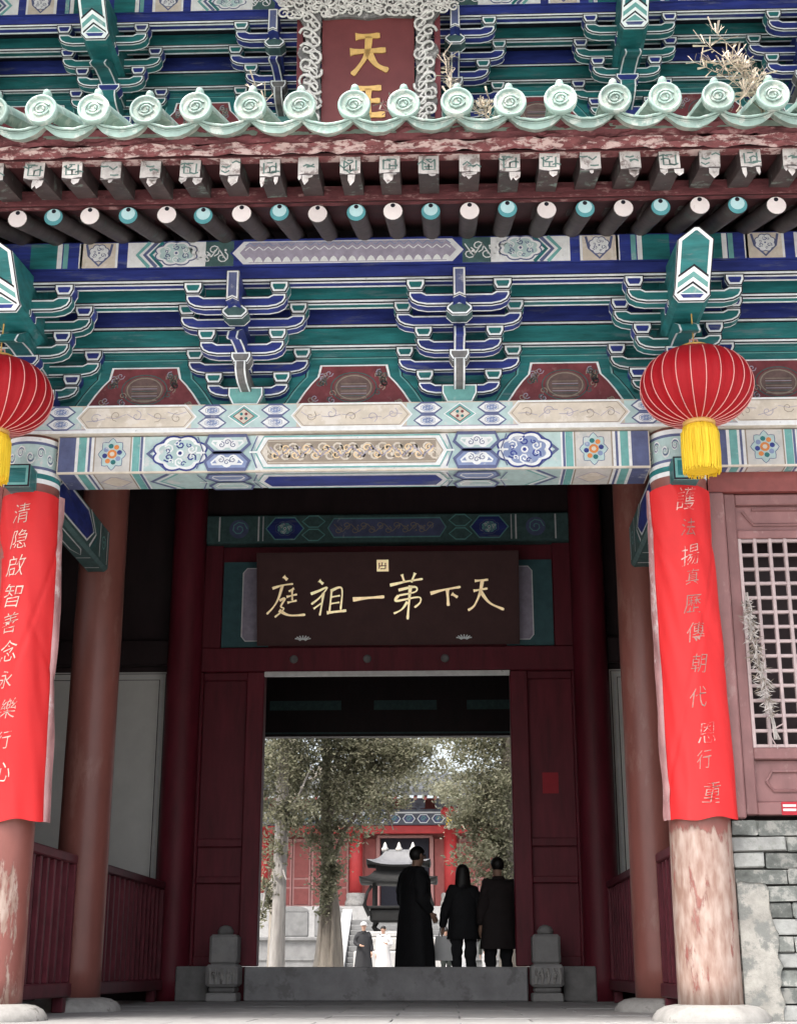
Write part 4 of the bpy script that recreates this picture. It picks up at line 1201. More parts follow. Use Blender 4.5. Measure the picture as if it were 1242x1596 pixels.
for (s0, s1) in (((578, 82), (578, 108)), ((592, 80), (590, 96)), ((606, 82), (606, 108)), ((576, 96), (610, 94)), ((584, 108), (604, 108))):
    brush(q, [zp(*s0), zp(*s1)], .018, 'pan_red', .0082, .003, pm)
q.build('seal', pl)
for cx_ in (232, 957):
    q = MB(); u, v = zp(cx_, 418)
    for k in range(-3, 4):
        a = k * .42
        tip = (u + .10 * sin(a) * (1.05 if k else 1), v + .055 * cos(a) - .01)
        brush(q, [(u + .03 * sin(a), v - .012), ((u + tip[0]) / 2 + .012 * sin(a), (v + tip[1]) / 2 - .004), tip], .026, 'line', .02, .03 + .004 * abs(k), pm, 4)
    q.build('lotus_bracket', pl)

# ---- upright plaque under the upper eave
up = thing('upright_plaque', 'red upright plaque with gold characters in a pale carved frame between upper brackets', 'plaque', (.05, .95, 8.05))
tl = .10
def um(u, v, o): return (u, -o * cos(tl) - (v - .9) * sin(tl), v * cos(tl) - o * sin(tl))
def uslab(name, pts, o0, o1, key):
    q = MB(); n = len(pts)
    q.poly([um(a, b, o1) for a, b in pts], key); q.poly([um(a, b, o0) for a, b in reversed(pts)], key)
    for i in range(n):
        a, b = pts[i], pts[(i + 1) % n]
        q.add([um(*a, o0), um(*b, o0), um(*b, o1), um(*a, o1)], [[0, 1, 2, 3]], key)
    return q.build(name, up)
uslab('panel', [(-.47, .0), (.46, .0), (.46, 1.43), (-.46, 1.43)], 0, .03, 'plaque_red')
for (x0, x1) in ((-.72, -.66), (.66, .72)): uslab('side_board', [(x0, 0), (x1, 0), (x1, 1.5), (x0, 1.5)], -.25, -.02, 'pan_red')
def wavy(side):
    out = []; inn = []
    for i in range(25):
        v = i * 1.46 / 24
        out.append((side * (.66 + .035 * sin(v * 14) + .02 * sin(v * 31)), v)); inn.append((side * (.475 + .008 * sin(v * 17)), v))
    p = inn + out[::-1]
    return p if area2(p) > 0 else p[::-1]
for s in (-1, 1): uslab('carved_frame', wavy(s), .01, .07, 'carved_gap_shade')
tp = [(-.66, 1.44), (-.475, 1.44), (-.44, 1.41), (-.2, 1.425), (0, 1.40), (.2, 1.425), (.44, 1.41), (.475, 1.44), (.66, 1.44), (.86, 1.54), (.88, 1.64), (.78, 1.72), (.4, 1.86), (-.4, 1.86), (-.78, 1.72), (-.88, 1.64), (-.86, 1.54)]
uslab('carved_frame', tp, .012, .072, 'carved_gap_shade')
q = MB(); rr = random.Random(11)
def curl(u, v, r, a0, turns, w):
    pts = []
    for i in range(15):
        t = i / 14; a = a0 + turns * 2 * pi * t; r2 = r * (1 - .8 * t)
        pts.append(um(u + r2 * cos(a), v + r2 * sin(a), .075 + .025 * sin(pi * t)))
    q.tube(pts, [w * (1 - .5 * i / 14) for i in range(15)], 'carved', 5)
for s in (-1, 1):
    v = .05; k = 0
    while v < 1.42:
        curl(s * (.57 + .04 * (-1) ** k), v, .075, rr.random() * 6, rr.choice((-1.3, 1.3)), .016)
        q.tube([um(s * .50, v - .04, .08), um(s * .57, v + .03, .11), um(s * .64, v + .06, .08)], [.010, .018, .008], 'carved', 5)
        v += .085; k += 1
for i in range(38):
    u = -.84 + 1.68 * i / 37
    for v in (1.48, 1.58, 1.70):
        if abs(u) > .6 and v > 1.65: continue
        if abs(u) < .5 or v > 1.46: curl(u + rr.uniform(-.02, .02), v + rr.uniform(-.03, .03), rr.uniform(.04, .075), rr.random() * 6, rr.choice((-1.3, 1.3)), .014)
so = q.build('carved_scrollwork', up); so['kind'] = 'stuff'
q = MB()
for (a, b) in ((-.475, .9), (.475, .9)): pass
def uz(zx, zy): return ((zx - 509) / 418 * .93, 1.43 - (zy - 85) / 455 * 1.11)
UC = [[([(452, 172), (562, 168)], 24), ([(428, 240), (588, 234)], 24), ([(513, 172), (503, 250), (470, 305), (438, 342)], 24), ([(508, 240), (545, 298), (598, 326)], 27)],
      [([(455, 405), (568, 402)], 24), ([(511, 405), (511, 522)], 24), ([(470, 460), (562, 458)], 22), ([(436, 524), (584, 520)], 26)]]
for st in UC:
    q = MB()
    for (pts, w) in st: brush(q, [uz(*a) for a in pts], w * 1.4 / 418 * .95, 'gold', .031, .014, um)
    q.build('character', up)
for s in (-1, 1):
    q = MB(); q.poly([um(s * .56 + .03 * cos(a), 1.02 + .035 * sin(a), .073) for a in (0, pi / 2, pi, 3 * pi / 2)], 'dark'); q.build('frame_boss', up)

# ---- red paper on the right door panel
t = MB(); t.box(-.10, .10, -.003, 0, -.13, .13, 'paper_red')
tag(t.build('red_paper', None, (2.06, DY + .055, 2.60)), 'red paper square pasted on the dark door panel', 'poster')

# ================================================================== carved door stones
def door_stone(x, label):
    t = thing('door_stone', label, 'door stone', (x, 6.55, 0), 0, 'carved stones flanking the threshold')
    q = MB(); q.bevbox(-.18, .18, -.25, .17, 0, .10, 'stone', .015); q.build('plinth', t)
    q = MB(); q.bevbox(-.155, .155, -.22, .15, .10, .17, 'stone_dark', .02); q.build('waist', t)
    q = MB(); q.bevbox(-.19, .19, -.27, .17, .17, .42, 'stone', .03)
    for k in range(5):
        a = -.14 + .07 * k
        q.tube([(a, -.275, .20), (a + .012, -.285, .28), (a, -.275, .38)], [.012, .022, .012], 'stone_pale', 6)
    for k in range(3):
        pts = [(-.09 + .09 * k + .035 * (1 - i / 12) * cos(i * .9), -.292, .30 + .05 * (1 - i / 12) * sin(i * .9)) for i in range(12)]
        q.tube(pts, .009, 'stone_pale', 5)
    q.build('carved_block', t)
    q = MB(); q.bevbox(-.165, .165, -.20, .16, .42, .76, 'stone', .03); q.build('upper_block', t)
    q = MB()
    q.lathe([(.0, 0), (.09, .005), (.10, .04), (.07, .09), (.02, .11)], 'stone_dark', 14, (0, -.03)); q.build('carved_top', t, (0, 0, .76))
door_stone(-1.91, 'carved grey door stone at the threshold end nearer the wide plaster panel')
door_stone(1.91, 'carved grey door stone at the threshold end below the red paper')

# ================================================================== dried weeds
def weed(name, loc, stems, label, spread, h, lean=0, seed=1, key='straw', dens=26, group=None):
    t = thing(name, label, 'dried plant', loc, 0, group)
    q = MB(); l = MB(); rr = random.Random(seed)
    for i in range(stems):
        dx = rr.uniform(-spread, spread); dy = rr.uniform(-.15, .15); hh = h * rr.uniform(.6, 1.0)
        pts = []
        for k in range(8):
            s = k / 7
            pts.append((dx * s ** 1.4 + lean * s ** 1.6 + .012 * rr.uniform(-1, 1), dy * s, hh * s - .25 * abs(lean) * s ** 3))
        q.tube(pts, [.006 * (1 - .75 * k / 7) for k in range(8)], key, 4)
        for k in range(dens):
            s = rr.uniform(.3, 1); j = min(6, int(s * 7)); p = Vector(pts[j]).lerp(Vector(pts[j + 1]), s * 7 - j)
            d = Vector((rr.uniform(-1, 1), rr.uniform(-1, 1), rr.uniform(-.1, 1))).normalized() * rr.uniform(.04, .13)
            e = p + d; w = Vector((-d.z, d.x, d.y)).normalized() * rr.uniform(.004, .010)
            l.add([p - w * .5, p + w * .5, e + w, e - w], [[0, 1, 2, 3]], key if rr.random() < .75 else 'straw_dark')
    q.build('stem', t); ll = l.build('seed_heads', t); ll['kind'] = 'stuff'
weed('dried_weed', (3.10, -2.25, 6.20), 7, 'large pale dried weed on the roof edge leaning across the upper brackets', .16, .90, -.36, 4, 'straw', 46)
weed('dried_weed', (.86, -2.35, 6.16), 2, 'tall upright dried sprig beside the carved frame of the red plaque', .04, .66, -.05, 5, 'straw', 34)
weed('dried_weed', (.46, -2.45, 6.14), 2, 'thin pinkish twigs in front of the red upright plaque', .08, .30, -.10, 8, 'window_red', 7)
weed('dried_weed', (1.12, -2.4, 6.14), 3, 'small pale dried tuft just right of the tall sprig on the tiles', .12, .28, 0, 9, 'straw', 20)
weed('dried_weed', (-.52, -2.4, 6.14), 2, 'tiny dried tuft below the left side of the carved plaque frame', .06, .30, .02, 12, 'straw', 12)
weed('dried_weed', (2.86, -2.45, 6.14), 2, 'short grey dried tuft at the foot of the large leaning weed', .12, .26, .05, 15, 'straw', 22)
def vine():
    t = thing('dried_vine', 'dried grey bundle of stalks hanging in front of the lattice window', 'dried plant', (3.16, -.06, 3.05))
    rr = random.Random(2); q = MB(); l = MB()
    for i in range(5):
        pts = [(.005 * i + .155 * s ** 1.3 + .02 * rr.uniform(-1, 1), .01 * rr.uniform(-1, 1), .2 - 1.18 * s) for s in [k / 9 for k in range(10)]]
        q.tube(pts, .006, 'dry_grey', 4)
        for k in range(80):
            s = rr.uniform(.05, .85); j = int(s * 9); p = Vector(pts[j]).lerp(Vector(pts[j + 1]), s * 9 - j)
            d = Vector((rr.uniform(-1, 1), rr.uniform(-.7, .3), rr.uniform(-1, .6))).normalized() * rr.uniform(.03, .085) * (.5 + sin(pi * s))
            w = Vector((-d.z, .3 * d.x, d.x)).normalized() * rr.uniform(.003, .006)
            l.add([p, p + d * .5 + w, p + d, p + d * .5 - w], [[0, 1, 2, 3]], 'dry_grey' if rr.random() < .6 else 'straw_dark')
    q.tube([(.15, 0, -.9), (.22, -.01, -.86)], .006, 'lattice', 4); q.tube([(.12, 0, -.95), (.17, 0, -1.05)], .006, 'lattice', 4)
    q.build('stalks', t); o = l.build('dry_leaves', t); o['kind'] = 'stuff'
vine()

# ================================================================== people
def person(label, loc, rz, H, joints=None, coat='coat_black', legs='trousers', hair='hair', long_coat=0, long_hair=False, hood=False, seed=1, scarf=None, cat='person', cap=None, group=None, bulk=1.0):
    """continuous skinned body with garments over it; local +Y is the way the figure faces"""
    t = thing('person', label, cat, loc, rz, group)
    k = H / 1.75
    J = {'pelvis': (0, 0, .95), 'waist': (0, .0, 1.10), 'chest': (0, .0, 1.30), 'neckbase': (0, -.01, 1.46), 'neck': (0, .01, 1.52), 'headlow': (0, .035, 1.585), 'head': (0, .03, 1.66), 'headtop': (0, .02, 1.71),
         'shL': (-.17, -.01, 1.42), 'elL': (-.225, -.05, 1.14), 'wrL': (-.235, .04, .90), 'shR': (.17, -.01, 1.42), 'elR': (.225, -.05, 1.14), 'wrR': (.235, .04, .90),
         'hipL': (-.09, 0, .90), 'knL': (-.10, .02, .50), 'anL': (-.10, -.02, .09), 'toL': (-.11, .15, .035), 'hipR': (.09, 0, .90), 'knR': (.10, .02, .50), 'anR': (.10, -.02, .09), 'toR': (.11, .15, .035)}
    if joints: J.update(joints)
    J = {a: tuple(c * k for c in b) for a, b in J.items()}
    def skin(name, names, edges, radii, key, sub=2):
        me = bpy.data.meshes.new(name)
        me.from_pydata([J[n] if isinstance(n, str) else n for n in names], edges, [])
        me.materials.append(M[key])
        o = link(name, me, t)
        md = o.modifiers.new('skin', 'SKIN'); md.use_smooth_shade = True
        sv = me.skin_vertices[0].data
        for i, r in enumerate(radii):
            rr = r if isinstance(r, tuple) else (r, r)
            sv[i].radius = (rr[0] * k, rr[1] * k); sv[i].use_root = (i == 0)
        s = o.modifiers.new('sub', 'SUBSURF'); s.levels = sub; s.render_levels = sub
        if name in ('jacket', 'trousers'):
            if 'creases' not in bpy.data.textures:
                tx_ = bpy.data.textures.new('creases', 'CLOUDS'); tx_.noise_scale = .11
            s2 = o.modifiers.new('sub2', 'SUBSURF'); s2.levels = 1; s2.render_levels = 1
            d_ = o.modifiers.new('creases', 'DISPLACE'); d_.texture = bpy.data.textures['creases']; d_.strength = .05 * k; d_.mid_level = .5
        return o
    N = ['pelvis', 'waist', 'chest', 'neckbase', 'neck', 'headlow', 'head', 'headtop', 'shL', 'elL', 'wrL', 'shR', 'elR', 'wrR', 'hipL', 'knL', 'anL', 'toL', 'hipR', 'knR', 'anR', 'toR']
    E = [(0, 1), (1, 2), (2, 3), (3, 4), (4, 5), (5, 6), (6, 7), (2, 8), (8, 9), (9, 10), (2, 11), (11, 12), (12, 13), (0, 14), (14, 15), (15, 16), (16, 17), (0, 18), (18, 19), (19, 20), (20, 21)]
    rad_ = [(.12, .10), (.115, .09), (.14, .10), .07, .052, (.066, .08), (.076, .092), (.05, .06), .055, .042, .030, .055, .042, .030, .085, .058, .042, .03, .085, .058, .042, .03]
    pts = list(N)
    # hands: palm and five short finger chains
    for sd, w, e in ((-1, 'wrL', 'elL'), (1, 'wrR', 'elR')):
        wi = N.index(w); W = Vector(J[w]) / k; D = (W - Vector(J[e]) / k).normalized()
        S = Vector((0, 1, 0)); S = (S - D * S.dot(D)).normalized(); C_ = D.cross(S) * sd
        b = len(pts); pts.append(tuple((W + D * .06) * k)); rad_.append((.036, .022)); E.append((wi, b))
        for f in range(4):
            root = W + D * .09 + S * (.027 - .018 * f)
            ln = (.068, .078, .072, .056)[f]
            a = len(pts); pts.append(tuple(root * k)); rad_.append(.0105); E.append((b, a))
            pts.append(tuple((root + D * ln * .55 - C_ * .008) * k)); rad_.append(.0095); E.append((a, a + 1))
            pts.append(tuple((root + D * ln * .9 - C_ * .03) * k)); rad_.append(.008); E.append((a + 1, a + 2))
        a = len(pts); pts.append(tuple((W + D * .045 + S * .036) * k)); rad_.append(.012); E.append((b, a))
        pts.append(tuple((W + D * .085 + S * .05 - C_ * .012) * k)); rad_.append(.010); E.append((a, a + 1))
    skin('body', pts, E, rad_, 'skin', 1)
    # trousers / skirt
    skin('trousers', ['pelvis', 'waist', 'hipL', 'knL', 'anL', 'hipR', 'knR', 'anR'], [(0, 1), (0, 2), (2, 3), (3, 4), (0, 5), (5, 6), (6, 7)], [(.145, .115), (.13, .10), .105, .082, .07, .105, .082, .07], legs)
    # shoes
    for a, b in (('anL', 'toL'), ('anR', 'toR')):
        q = MB(); A = Vector(J[a]); B = Vector(J[b]); dirv = (B - A); dirv.z = 0; dirv.normalize(); sx = Vector((dirv.y, -dirv.x, 0))
        rings = []
        for (s_, w_, h_) in ((-.07, .034, .07), (-.03, .042, .10), (.05, .046, .085), (.13, .05, .06), (.19, .036, .035)):
            c = Vector((A.x, A.y, 0)) + dirv * s_ * k
            rings.append([tuple(c + sx * w_ * k * cos(q_) + Vector((0, 0, max(0.0, (h_ * .5 + h_ * .5 * sin(q_)) * k)))) for q_ in [2 * pi * i / 10 for i in range(10)]])
        q.loft(rings, 'coat_black'); q.build('shoe', t)
    # jacket
    cn = ['chest', 'waist', 'pelvis', 'neckbase', 'shL', 'elL', 'wrL', 'shR', 'elR', 'wrR']
    skin('jacket', cn, [(0, 1), (1, 2), (0, 3), (0, 4), (4, 5), (5, 6), (0, 7), (7, 8), (8, 9)], [(.19 * bulk, .145), (.175 * bulk, .135), (.18 * bulk, .145), (.085, .085), .088 * bulk, .076 * bulk, .055 * bulk, .088 * bulk, .076 * bulk, .055 * bulk], coat)
    if long_coat:
        q = MB(); rings = []; hem = .86 if long_coat > .5 else 1.0
        for (z, rx, ry) in ((1.40, .19, .12), (1.25, .215, .155), (1.05, .205, .155), (.88, .225 * (.5 + hem / 2), .18), *(((.60, .255, .20),) if long_coat < .55 else ()), (long_coat, .275 * hem, .215 * hem)):
            rings.append([tuple(Vector((bulk * rx * cos(a) * (1 + .09 * sin(5 * a + z * 2 + seed) * (1.42 - z)), .0 + ry * sin(a) * (1 + .05 * sin(6 * a) * (1.4 - z)), z)) * k) for a in [2 * pi * i / 36 for i in range(36)]])
        q.loft(rings, coat); q.build('coat_skirt', t)
    q = MB(); rr = random.Random(seed)        # collar
    c = Vector(J['neckbase'])
    q.lathe([(.095 * k, -.03 * k), (.088 * k, .03 * k), (.075 * k, .065 * k), (.06 * k, .05 * k)], coat, 20); q.build('collar', t, c)
    # hair with a shaped cap, face features
    hc = Vector(J['head']); q = MB(); rings = []
    for j in range(9):
        ring_ = []
        for i in range(24):
            a = 2 * pi * i / 24
            lo = .18 if sin(a) > .5 else (-.80 if sin(a) < -.2 else -.80 + .98 * (sin(a) + .2) / .7)
            ph = lo + (pi / 2 - lo) * j / 8
            cut = 1.0 if not (sin(a) > .45 and ph < .35) else .90
            r_ = 1 + .03 * mnoise.noise(Vector((cos(a) * 3, sin(a) * 3, ph * 4 + seed)))
            ring_.append(tuple(hc + Vector((.088 * cos(a) * cos(ph) * r_ * cut, (.103 * sin(a) * cos(ph) * cut - .008) * r_, .098 * sin(ph) * r_ + .02)) * k))
        rings.append(ring_)
    q.loft(rings, hair)
    if long_hair:
        rings = []
        for (z, rx, ry, yo) in ((.06, .085, .08, -.03), (0, .098, .085, -.04), (-.10, .105, .075, -.05), (-.20, .11, .065, -.06), (-.30, .105, .05, -.085), (-.38, .07, .03, -.095)):
            rings.append([tuple(hc + Vector((rx * cos(a) * (1 + .05 * sin(7 * a + z * 9)), yo + ry * sin(a), z)) * k) for a in [2 * pi * i / 24 for i in range(24)]])
        q.loft(rings, hair)
    q.build('hair', t)
    if cap:
        q = MB(); q.lathe([(.105 * k, .02 * k), (.10 * k, .07 * k), (.06 * k, .115 * k), (.01 * k, .125 * k)], cap, 18)
        q.lathe([(.13 * k, .018 * k), (.135 * k, .026 * k), (.10 * k, .034 * k)], cap, 18); q.build('hat', t, hc)
    q = MB()
    q.tube([tuple(hc + Vector((0, .088, .012)) * k), tuple(hc + Vector((0, .108, -.018)) * k), tuple(hc + Vector((0, .098, -.03)) * k)], [.007 * k, .013 * k, .010 * k], 'skin', 8); q.build('nose', t)
    for s in (-1, 1):
        q = MB(); q.lathe([(.0, -.011 * k), (.010 * k, -.006 * k), (.013 * k, 0), (.010 * k, .006 * k), (0, .011 * k)], 'coat_black', 10); q.build('eye', t, hc + Vector((s * .032, .079, .012)) * k)
        q = MB(); q.lathe([(.0, -.03 * k), (.012 * k, -.02 * k), (.016 * k, .005 * k), (.012 * k, .025 * k), (0, .032 * k)], 'skin', 10); q.build('ear', t, hc + Vector((s * .08, -.005, -.005)) * k)
    q = MB(); q.tube([tuple(hc + Vector((-.026, .083, -.058)) * k), tuple(hc + Vector((0, .092, -.056)) * k), tuple(hc + Vector((.026, .083, -.058)) * k)], .006 * k, 'pan_red', 6); q.build('mouth', t)
    if scarf:
        q = MB(); q.tube([tuple(Vector(p_) * k) for p_ in ((.03, .13, 1.47), (.04, .165, 1.36), (.045, .17, 1.22), (.05, .16, 1.08))], [.03 * k, .034 * k, .03 * k, .026 * k], scarf, 8); q.build('scarf', t)
    return t
person('tall person in a knee length black coat turning aside in the middle of the doorway', (.33, 7.55, 0), rad(-58), 1.86, {'head': (0.0, .05, 1.65), 'headlow': (0, .055, 1.575), 'headtop': (0, .035, 1.70), 'elR': (.25, -.06, 1.15), 'wrR': (.225, .09, .98), 'elL': (-.25, -.04, 1.14), 'wrL': (-.20, .12, 1.0), 'knL': (-.11, .10, .5), 'anL': (-.11, .14, .09), 'toL': (-.13, .31, .035)},
       'coat_black', 'coat_black', 'hair', .30, seed=3, scarf='coat_brown', bulk=1.18)
person('long haired person in a black jacket seen from behind, holding a white bag', (.95, 7.75, 0), rad(8), 1.64, {'wrL': (-.28, .02, .92), 'elL': (-.25, -.05, 1.15)}, 'coat_black', 'trousers', 'hair', .78, long_hair=True, seed=5)
person('short haired person in a dark brown jacket standing beside the door jamb', (1.40, 7.62, 0), rad(15), 1.72, {'wrR': (.27, .05, .93), 'hipL': (-.09, 0, .9), 'knL': (-.12, .03, .5), 'anL': (-.13, -.02, .09), 'toL': (-.15, .15, .035)}, 'coat_brown', 'coat_black', 'hair', 0.62, seed=7, bulk=1.12)
bag = MB()
mat('bag_white', (.80, .80, .79), .6, .05, 9)
bag.loft([[(x * .11, y * .05, 0) for x, y in ((-1, -1), (1, -1), (1, 1), (-1, 1))], [(x * .125, y * .055, .14) for x, y in ((-1, -1), (1, -1), (1, 1), (-1, 1))], [(x * .10, y * .03, .30) for x, y in ((-1, -1), (1, -1), (1, 1), (-1, 1))]], 'bag_white', False)
bt = thing('white_bag', 'white shopping bag held at the side of the long haired person', 'bag', (.695, 7.76, .47))
bag.build('bag_body', bt)
q = MB(); q.tube([(-.06, 0, .29), (-.04, 0, .40), (0, 0, .43), (.04, 0, .40), (.06, 0, .29)], .007, 'coat_black', 5); q.build('handle', bt)
person('small distant person in a black coat and white hat by the stair ramp', (-1.60, 30, -.03), rad(190), 1.62, {'elR': (.26, .02, 1.16), 'wrR': (.12, .22, 1.10), 'knL': (-.11, .08, .5)}, 'coat_black', 'coat_black', 'hair_grey', 0.4, seed=9, cap='cloth_white')
person('distant person all in white standing before the stone stair', (-1.0, 29, -.03), rad(160), 1.50, {'elL': (-.28, .03, 1.18), 'wrL': (-.20, .22, 1.22)}, 'cloth_white', 'cloth_white', 'hair', 0.35, seed=10)
person('distant person in a white jacket seen between the two nearer visitors', (.86, 29, -.03), rad(20), 1.66, {'wrL': (-.30, .10, .92), 'knR': (.11, .10, .5), 'anR': (.11, .12, .09), 'toR': (.12, .28, .035)}, 'cloth_white', 'cloth_white', 'hair', 0.3, seed=11)
person('distant person in dark green clothes standing beside the white jacket', (.68, 26, -.03), rad(200), 1.35, None, 'cloth_dark', 'cloth_dark', 'hair', 0, seed=12)
person('distant person in pale trousers glimpsed between the two nearer visitors by the jamb', (1.75, 27, -.03), rad(0), 1.45, None, 'cloth_dark', 'cloth_white', 'hair', 0, seed=13)

# ================================================================== courtyard: censer, stair, terrace, far hall
def censer():
    t = thing('incense_burner', 'black bronze incense burner with two tiered roofs on stone pedestal', 'incense burner', (-.72, 33, -.03))
    q = MB(); q.bevbox(-1.3, 1.3, -.8, .8, 0, .9, 'stone', .04); q.bevbox(-1.15, 1.15, -.7, .7, .90, 1.28, 'stone_pale', .04); q.bevbox(-1.0, 1.0, -.65, .65, 1.28, 1.45, 'stone', .04); q.build('stone_pedestal', t)
    q = MB(); q.bevbox(-.85, .85, -.5, .5, 1.72, 2.10, 'bronze', .05); q.bevbox(-.95, .95, -.56, .56, 2.10, 2.18, 'bronze', .02); q.build('basin', t)
    for sx in (-1, 1):
        for sy in (-1, 1):
            q = MB(); q.tube([(sx * .62, sy * .36, 1.45), (sx * .74, sy * .42, 1.58), (sx * .68, sy * .38, 1.75)], [.09, .06, .09], 'bronze', 8); q.build('leg', t)
            q = MB(); q.tube([(sx * .72, sy * .40, 2.18), (sx * .72, sy * .40, 2.85)], .06, 'bronze', 8); q.build('post', t)
    def tier(z, wx, wy, h, wx1, wy1, key, name):
        q = MB(); n = 9; rows = 5; P = []
        per = []
        for j in range(rows + 1):
            s = j / rows; a = wx + (wx1 - wx) * s ** .6; b = wy + (wy1 - wy) * s ** .6; zz = z + h * s ** 1.5
            ring = []
            for e in range(4):
                for i in range(n):
                    f = i / n; c0, c1 = [((-1, -1), (1, -1)), ((1, -1), (1, 1)), ((1, 1), (-1, 1)), ((-1, 1), (-1, -1))][e]
                    x = c0[0] + (c1[0] - c0[0]) * f; y = c0[1] + (c1[1] - c0[1]) * f
                    lift = .16 * (max(abs(x) * abs(y), 0) ** 3) * (1 - s)
                    ring.append((a * x, b * y, zz + lift))
            per.append(ring)
        q.loft(per, key, False)
        # eave band
        q.loft([[(x * .98, y * .98, zz - .06) for x, y, zz in per[0]], [(x * 1.01, y * 1.01, zz) for x, y, zz in per[0]]], 'bronze', False)
        q.build(name, t)
    tier(2.86, 1.15, .75, .34, .72, .42, 'bronze', 'lower_roof')
    q = MB(); q.bevbox(-.68, .68, -.38, .38, 3.18, 3.40, 'bronze', .02); q.build('upper_box', t)
    tier(3.36, .95, .62, .42, .42, .10, 'bronze_sky_sheen', 'upper_roof')
    q = MB(); q.tube([(-.5, 0, 3.78), (.5, 0, 3.78)], .06, 'bronze_sky_sheen', 8)
    for x in (-.42, 0, .42): q.lathe([(.09, 3.78), (.11, 3.86), (.06, 3.92), (.05, 3.98), (.01, 4.06)], 'stone_pale', 12, (x, 0))
    q.build('ridge', t)
    for s in (-1, 1):
        q = MB(); q.tube([(s * .85, -.52, 1.9), (s * 1.0, -.58, 2.2), (s * .92, -.55, 2.55), (s * .80, -.5, 2.75)], [.07, .06, .05, .05], 'bronze', 8); q.build('dragon_handle', t)
censer()
st = thing('stone_stair', 'broad grey stone stair rising to the terrace behind the incense burner', 'staircase', (-1.0, 42, -.03))
q = MB(); q.bevbox(-1.95, 1.95, -.2, .2, 0, .2, 'stone_far', .02); sme = q.mesh('step')
for i in range(11): link('step', sme, st, (0, i * .36, i * .2 - .0))
q = MB(); q.box(-1.95, 1.95, .2, 4.2, 0, .1, 'stone_far'); q.build('stair_base', st)
for s in (-1, 1):
    q = MB(); q.add([(s * 1.97, -.5, 0), (s * 2.35, -.5, 0), (s * 2.35, 4.2, 0), (s * 1.97, 4.2, 0), (s * 1.97, -.5, .35), (s * 2.35, -.5, .35), (s * 2.35, 4.2, 2.6), (s * 1.97, 4.2, 2.6)],
                    [[4, 5, 6, 7], [0, 1, 5, 4], [1, 2, 6, 5], [2, 3, 7, 6], [3, 0, 4, 7]], 'stone'); q.build('side_ramp', st)
ter = thing('stone_terrace', 'long grey stone terrace with dark ledge below the far hall', 'terrace', (0, 47, -.03))
for (a, b) in ((-30, -3.45), (1.45, 30)):
    q = MB(); q.box(a, b, 0, 30, 0, 1.45, 'stone_far'); q.build('terrace_wall', ter)
    q = MB(); q.bevbox(a, b, -.12, .3, 1.45, 1.60, 'stone_far', .03); q.build('ledge', ter)
    q = MB(); q.bevbox(a, b, -.05, .1, .70, .78, 'stone_far', .02); q.build('ledge', ter)
q = MB(); q.box(-3.44, 1.44, .3, 30, 0, 1.9, 'stone_far'); q.build('terrace_landing', ter)
q = MB(); q.bevbox(-.62, .62, -.07, .07, 0, .95, 'stone_far', .04)
q.loft([[(.62 * cos(a), y, .95 + .22 * sin(a)) for a in [pi * i / 12 for i in range(13)]] for y in (-.07, .07)], 'stone_far', False); sl_me = q.mesh('stone_slab')
n_ = 0
for x in (-8.0, -5.36, -3.9, 3.4, 5.2):
    o = link('terrace_slab', sl_me, None, (x, 47.1, 1.57))
    tag(o, ['arched grey stone slab on the terrace, partly behind the pale thin tree trunk', 'arched grey stone slab on the terrace between the two tree trunks', 'arched grey stone slab on the terrace beside the stair ramp', 'arched grey stone slab on the terrace hidden behind the long haired visitor', 'arched grey stone slab on the terrace behind the visitor by the jamb'][n_], 'stone slab', 'arched stone slabs along the terrace'); n_ += 1

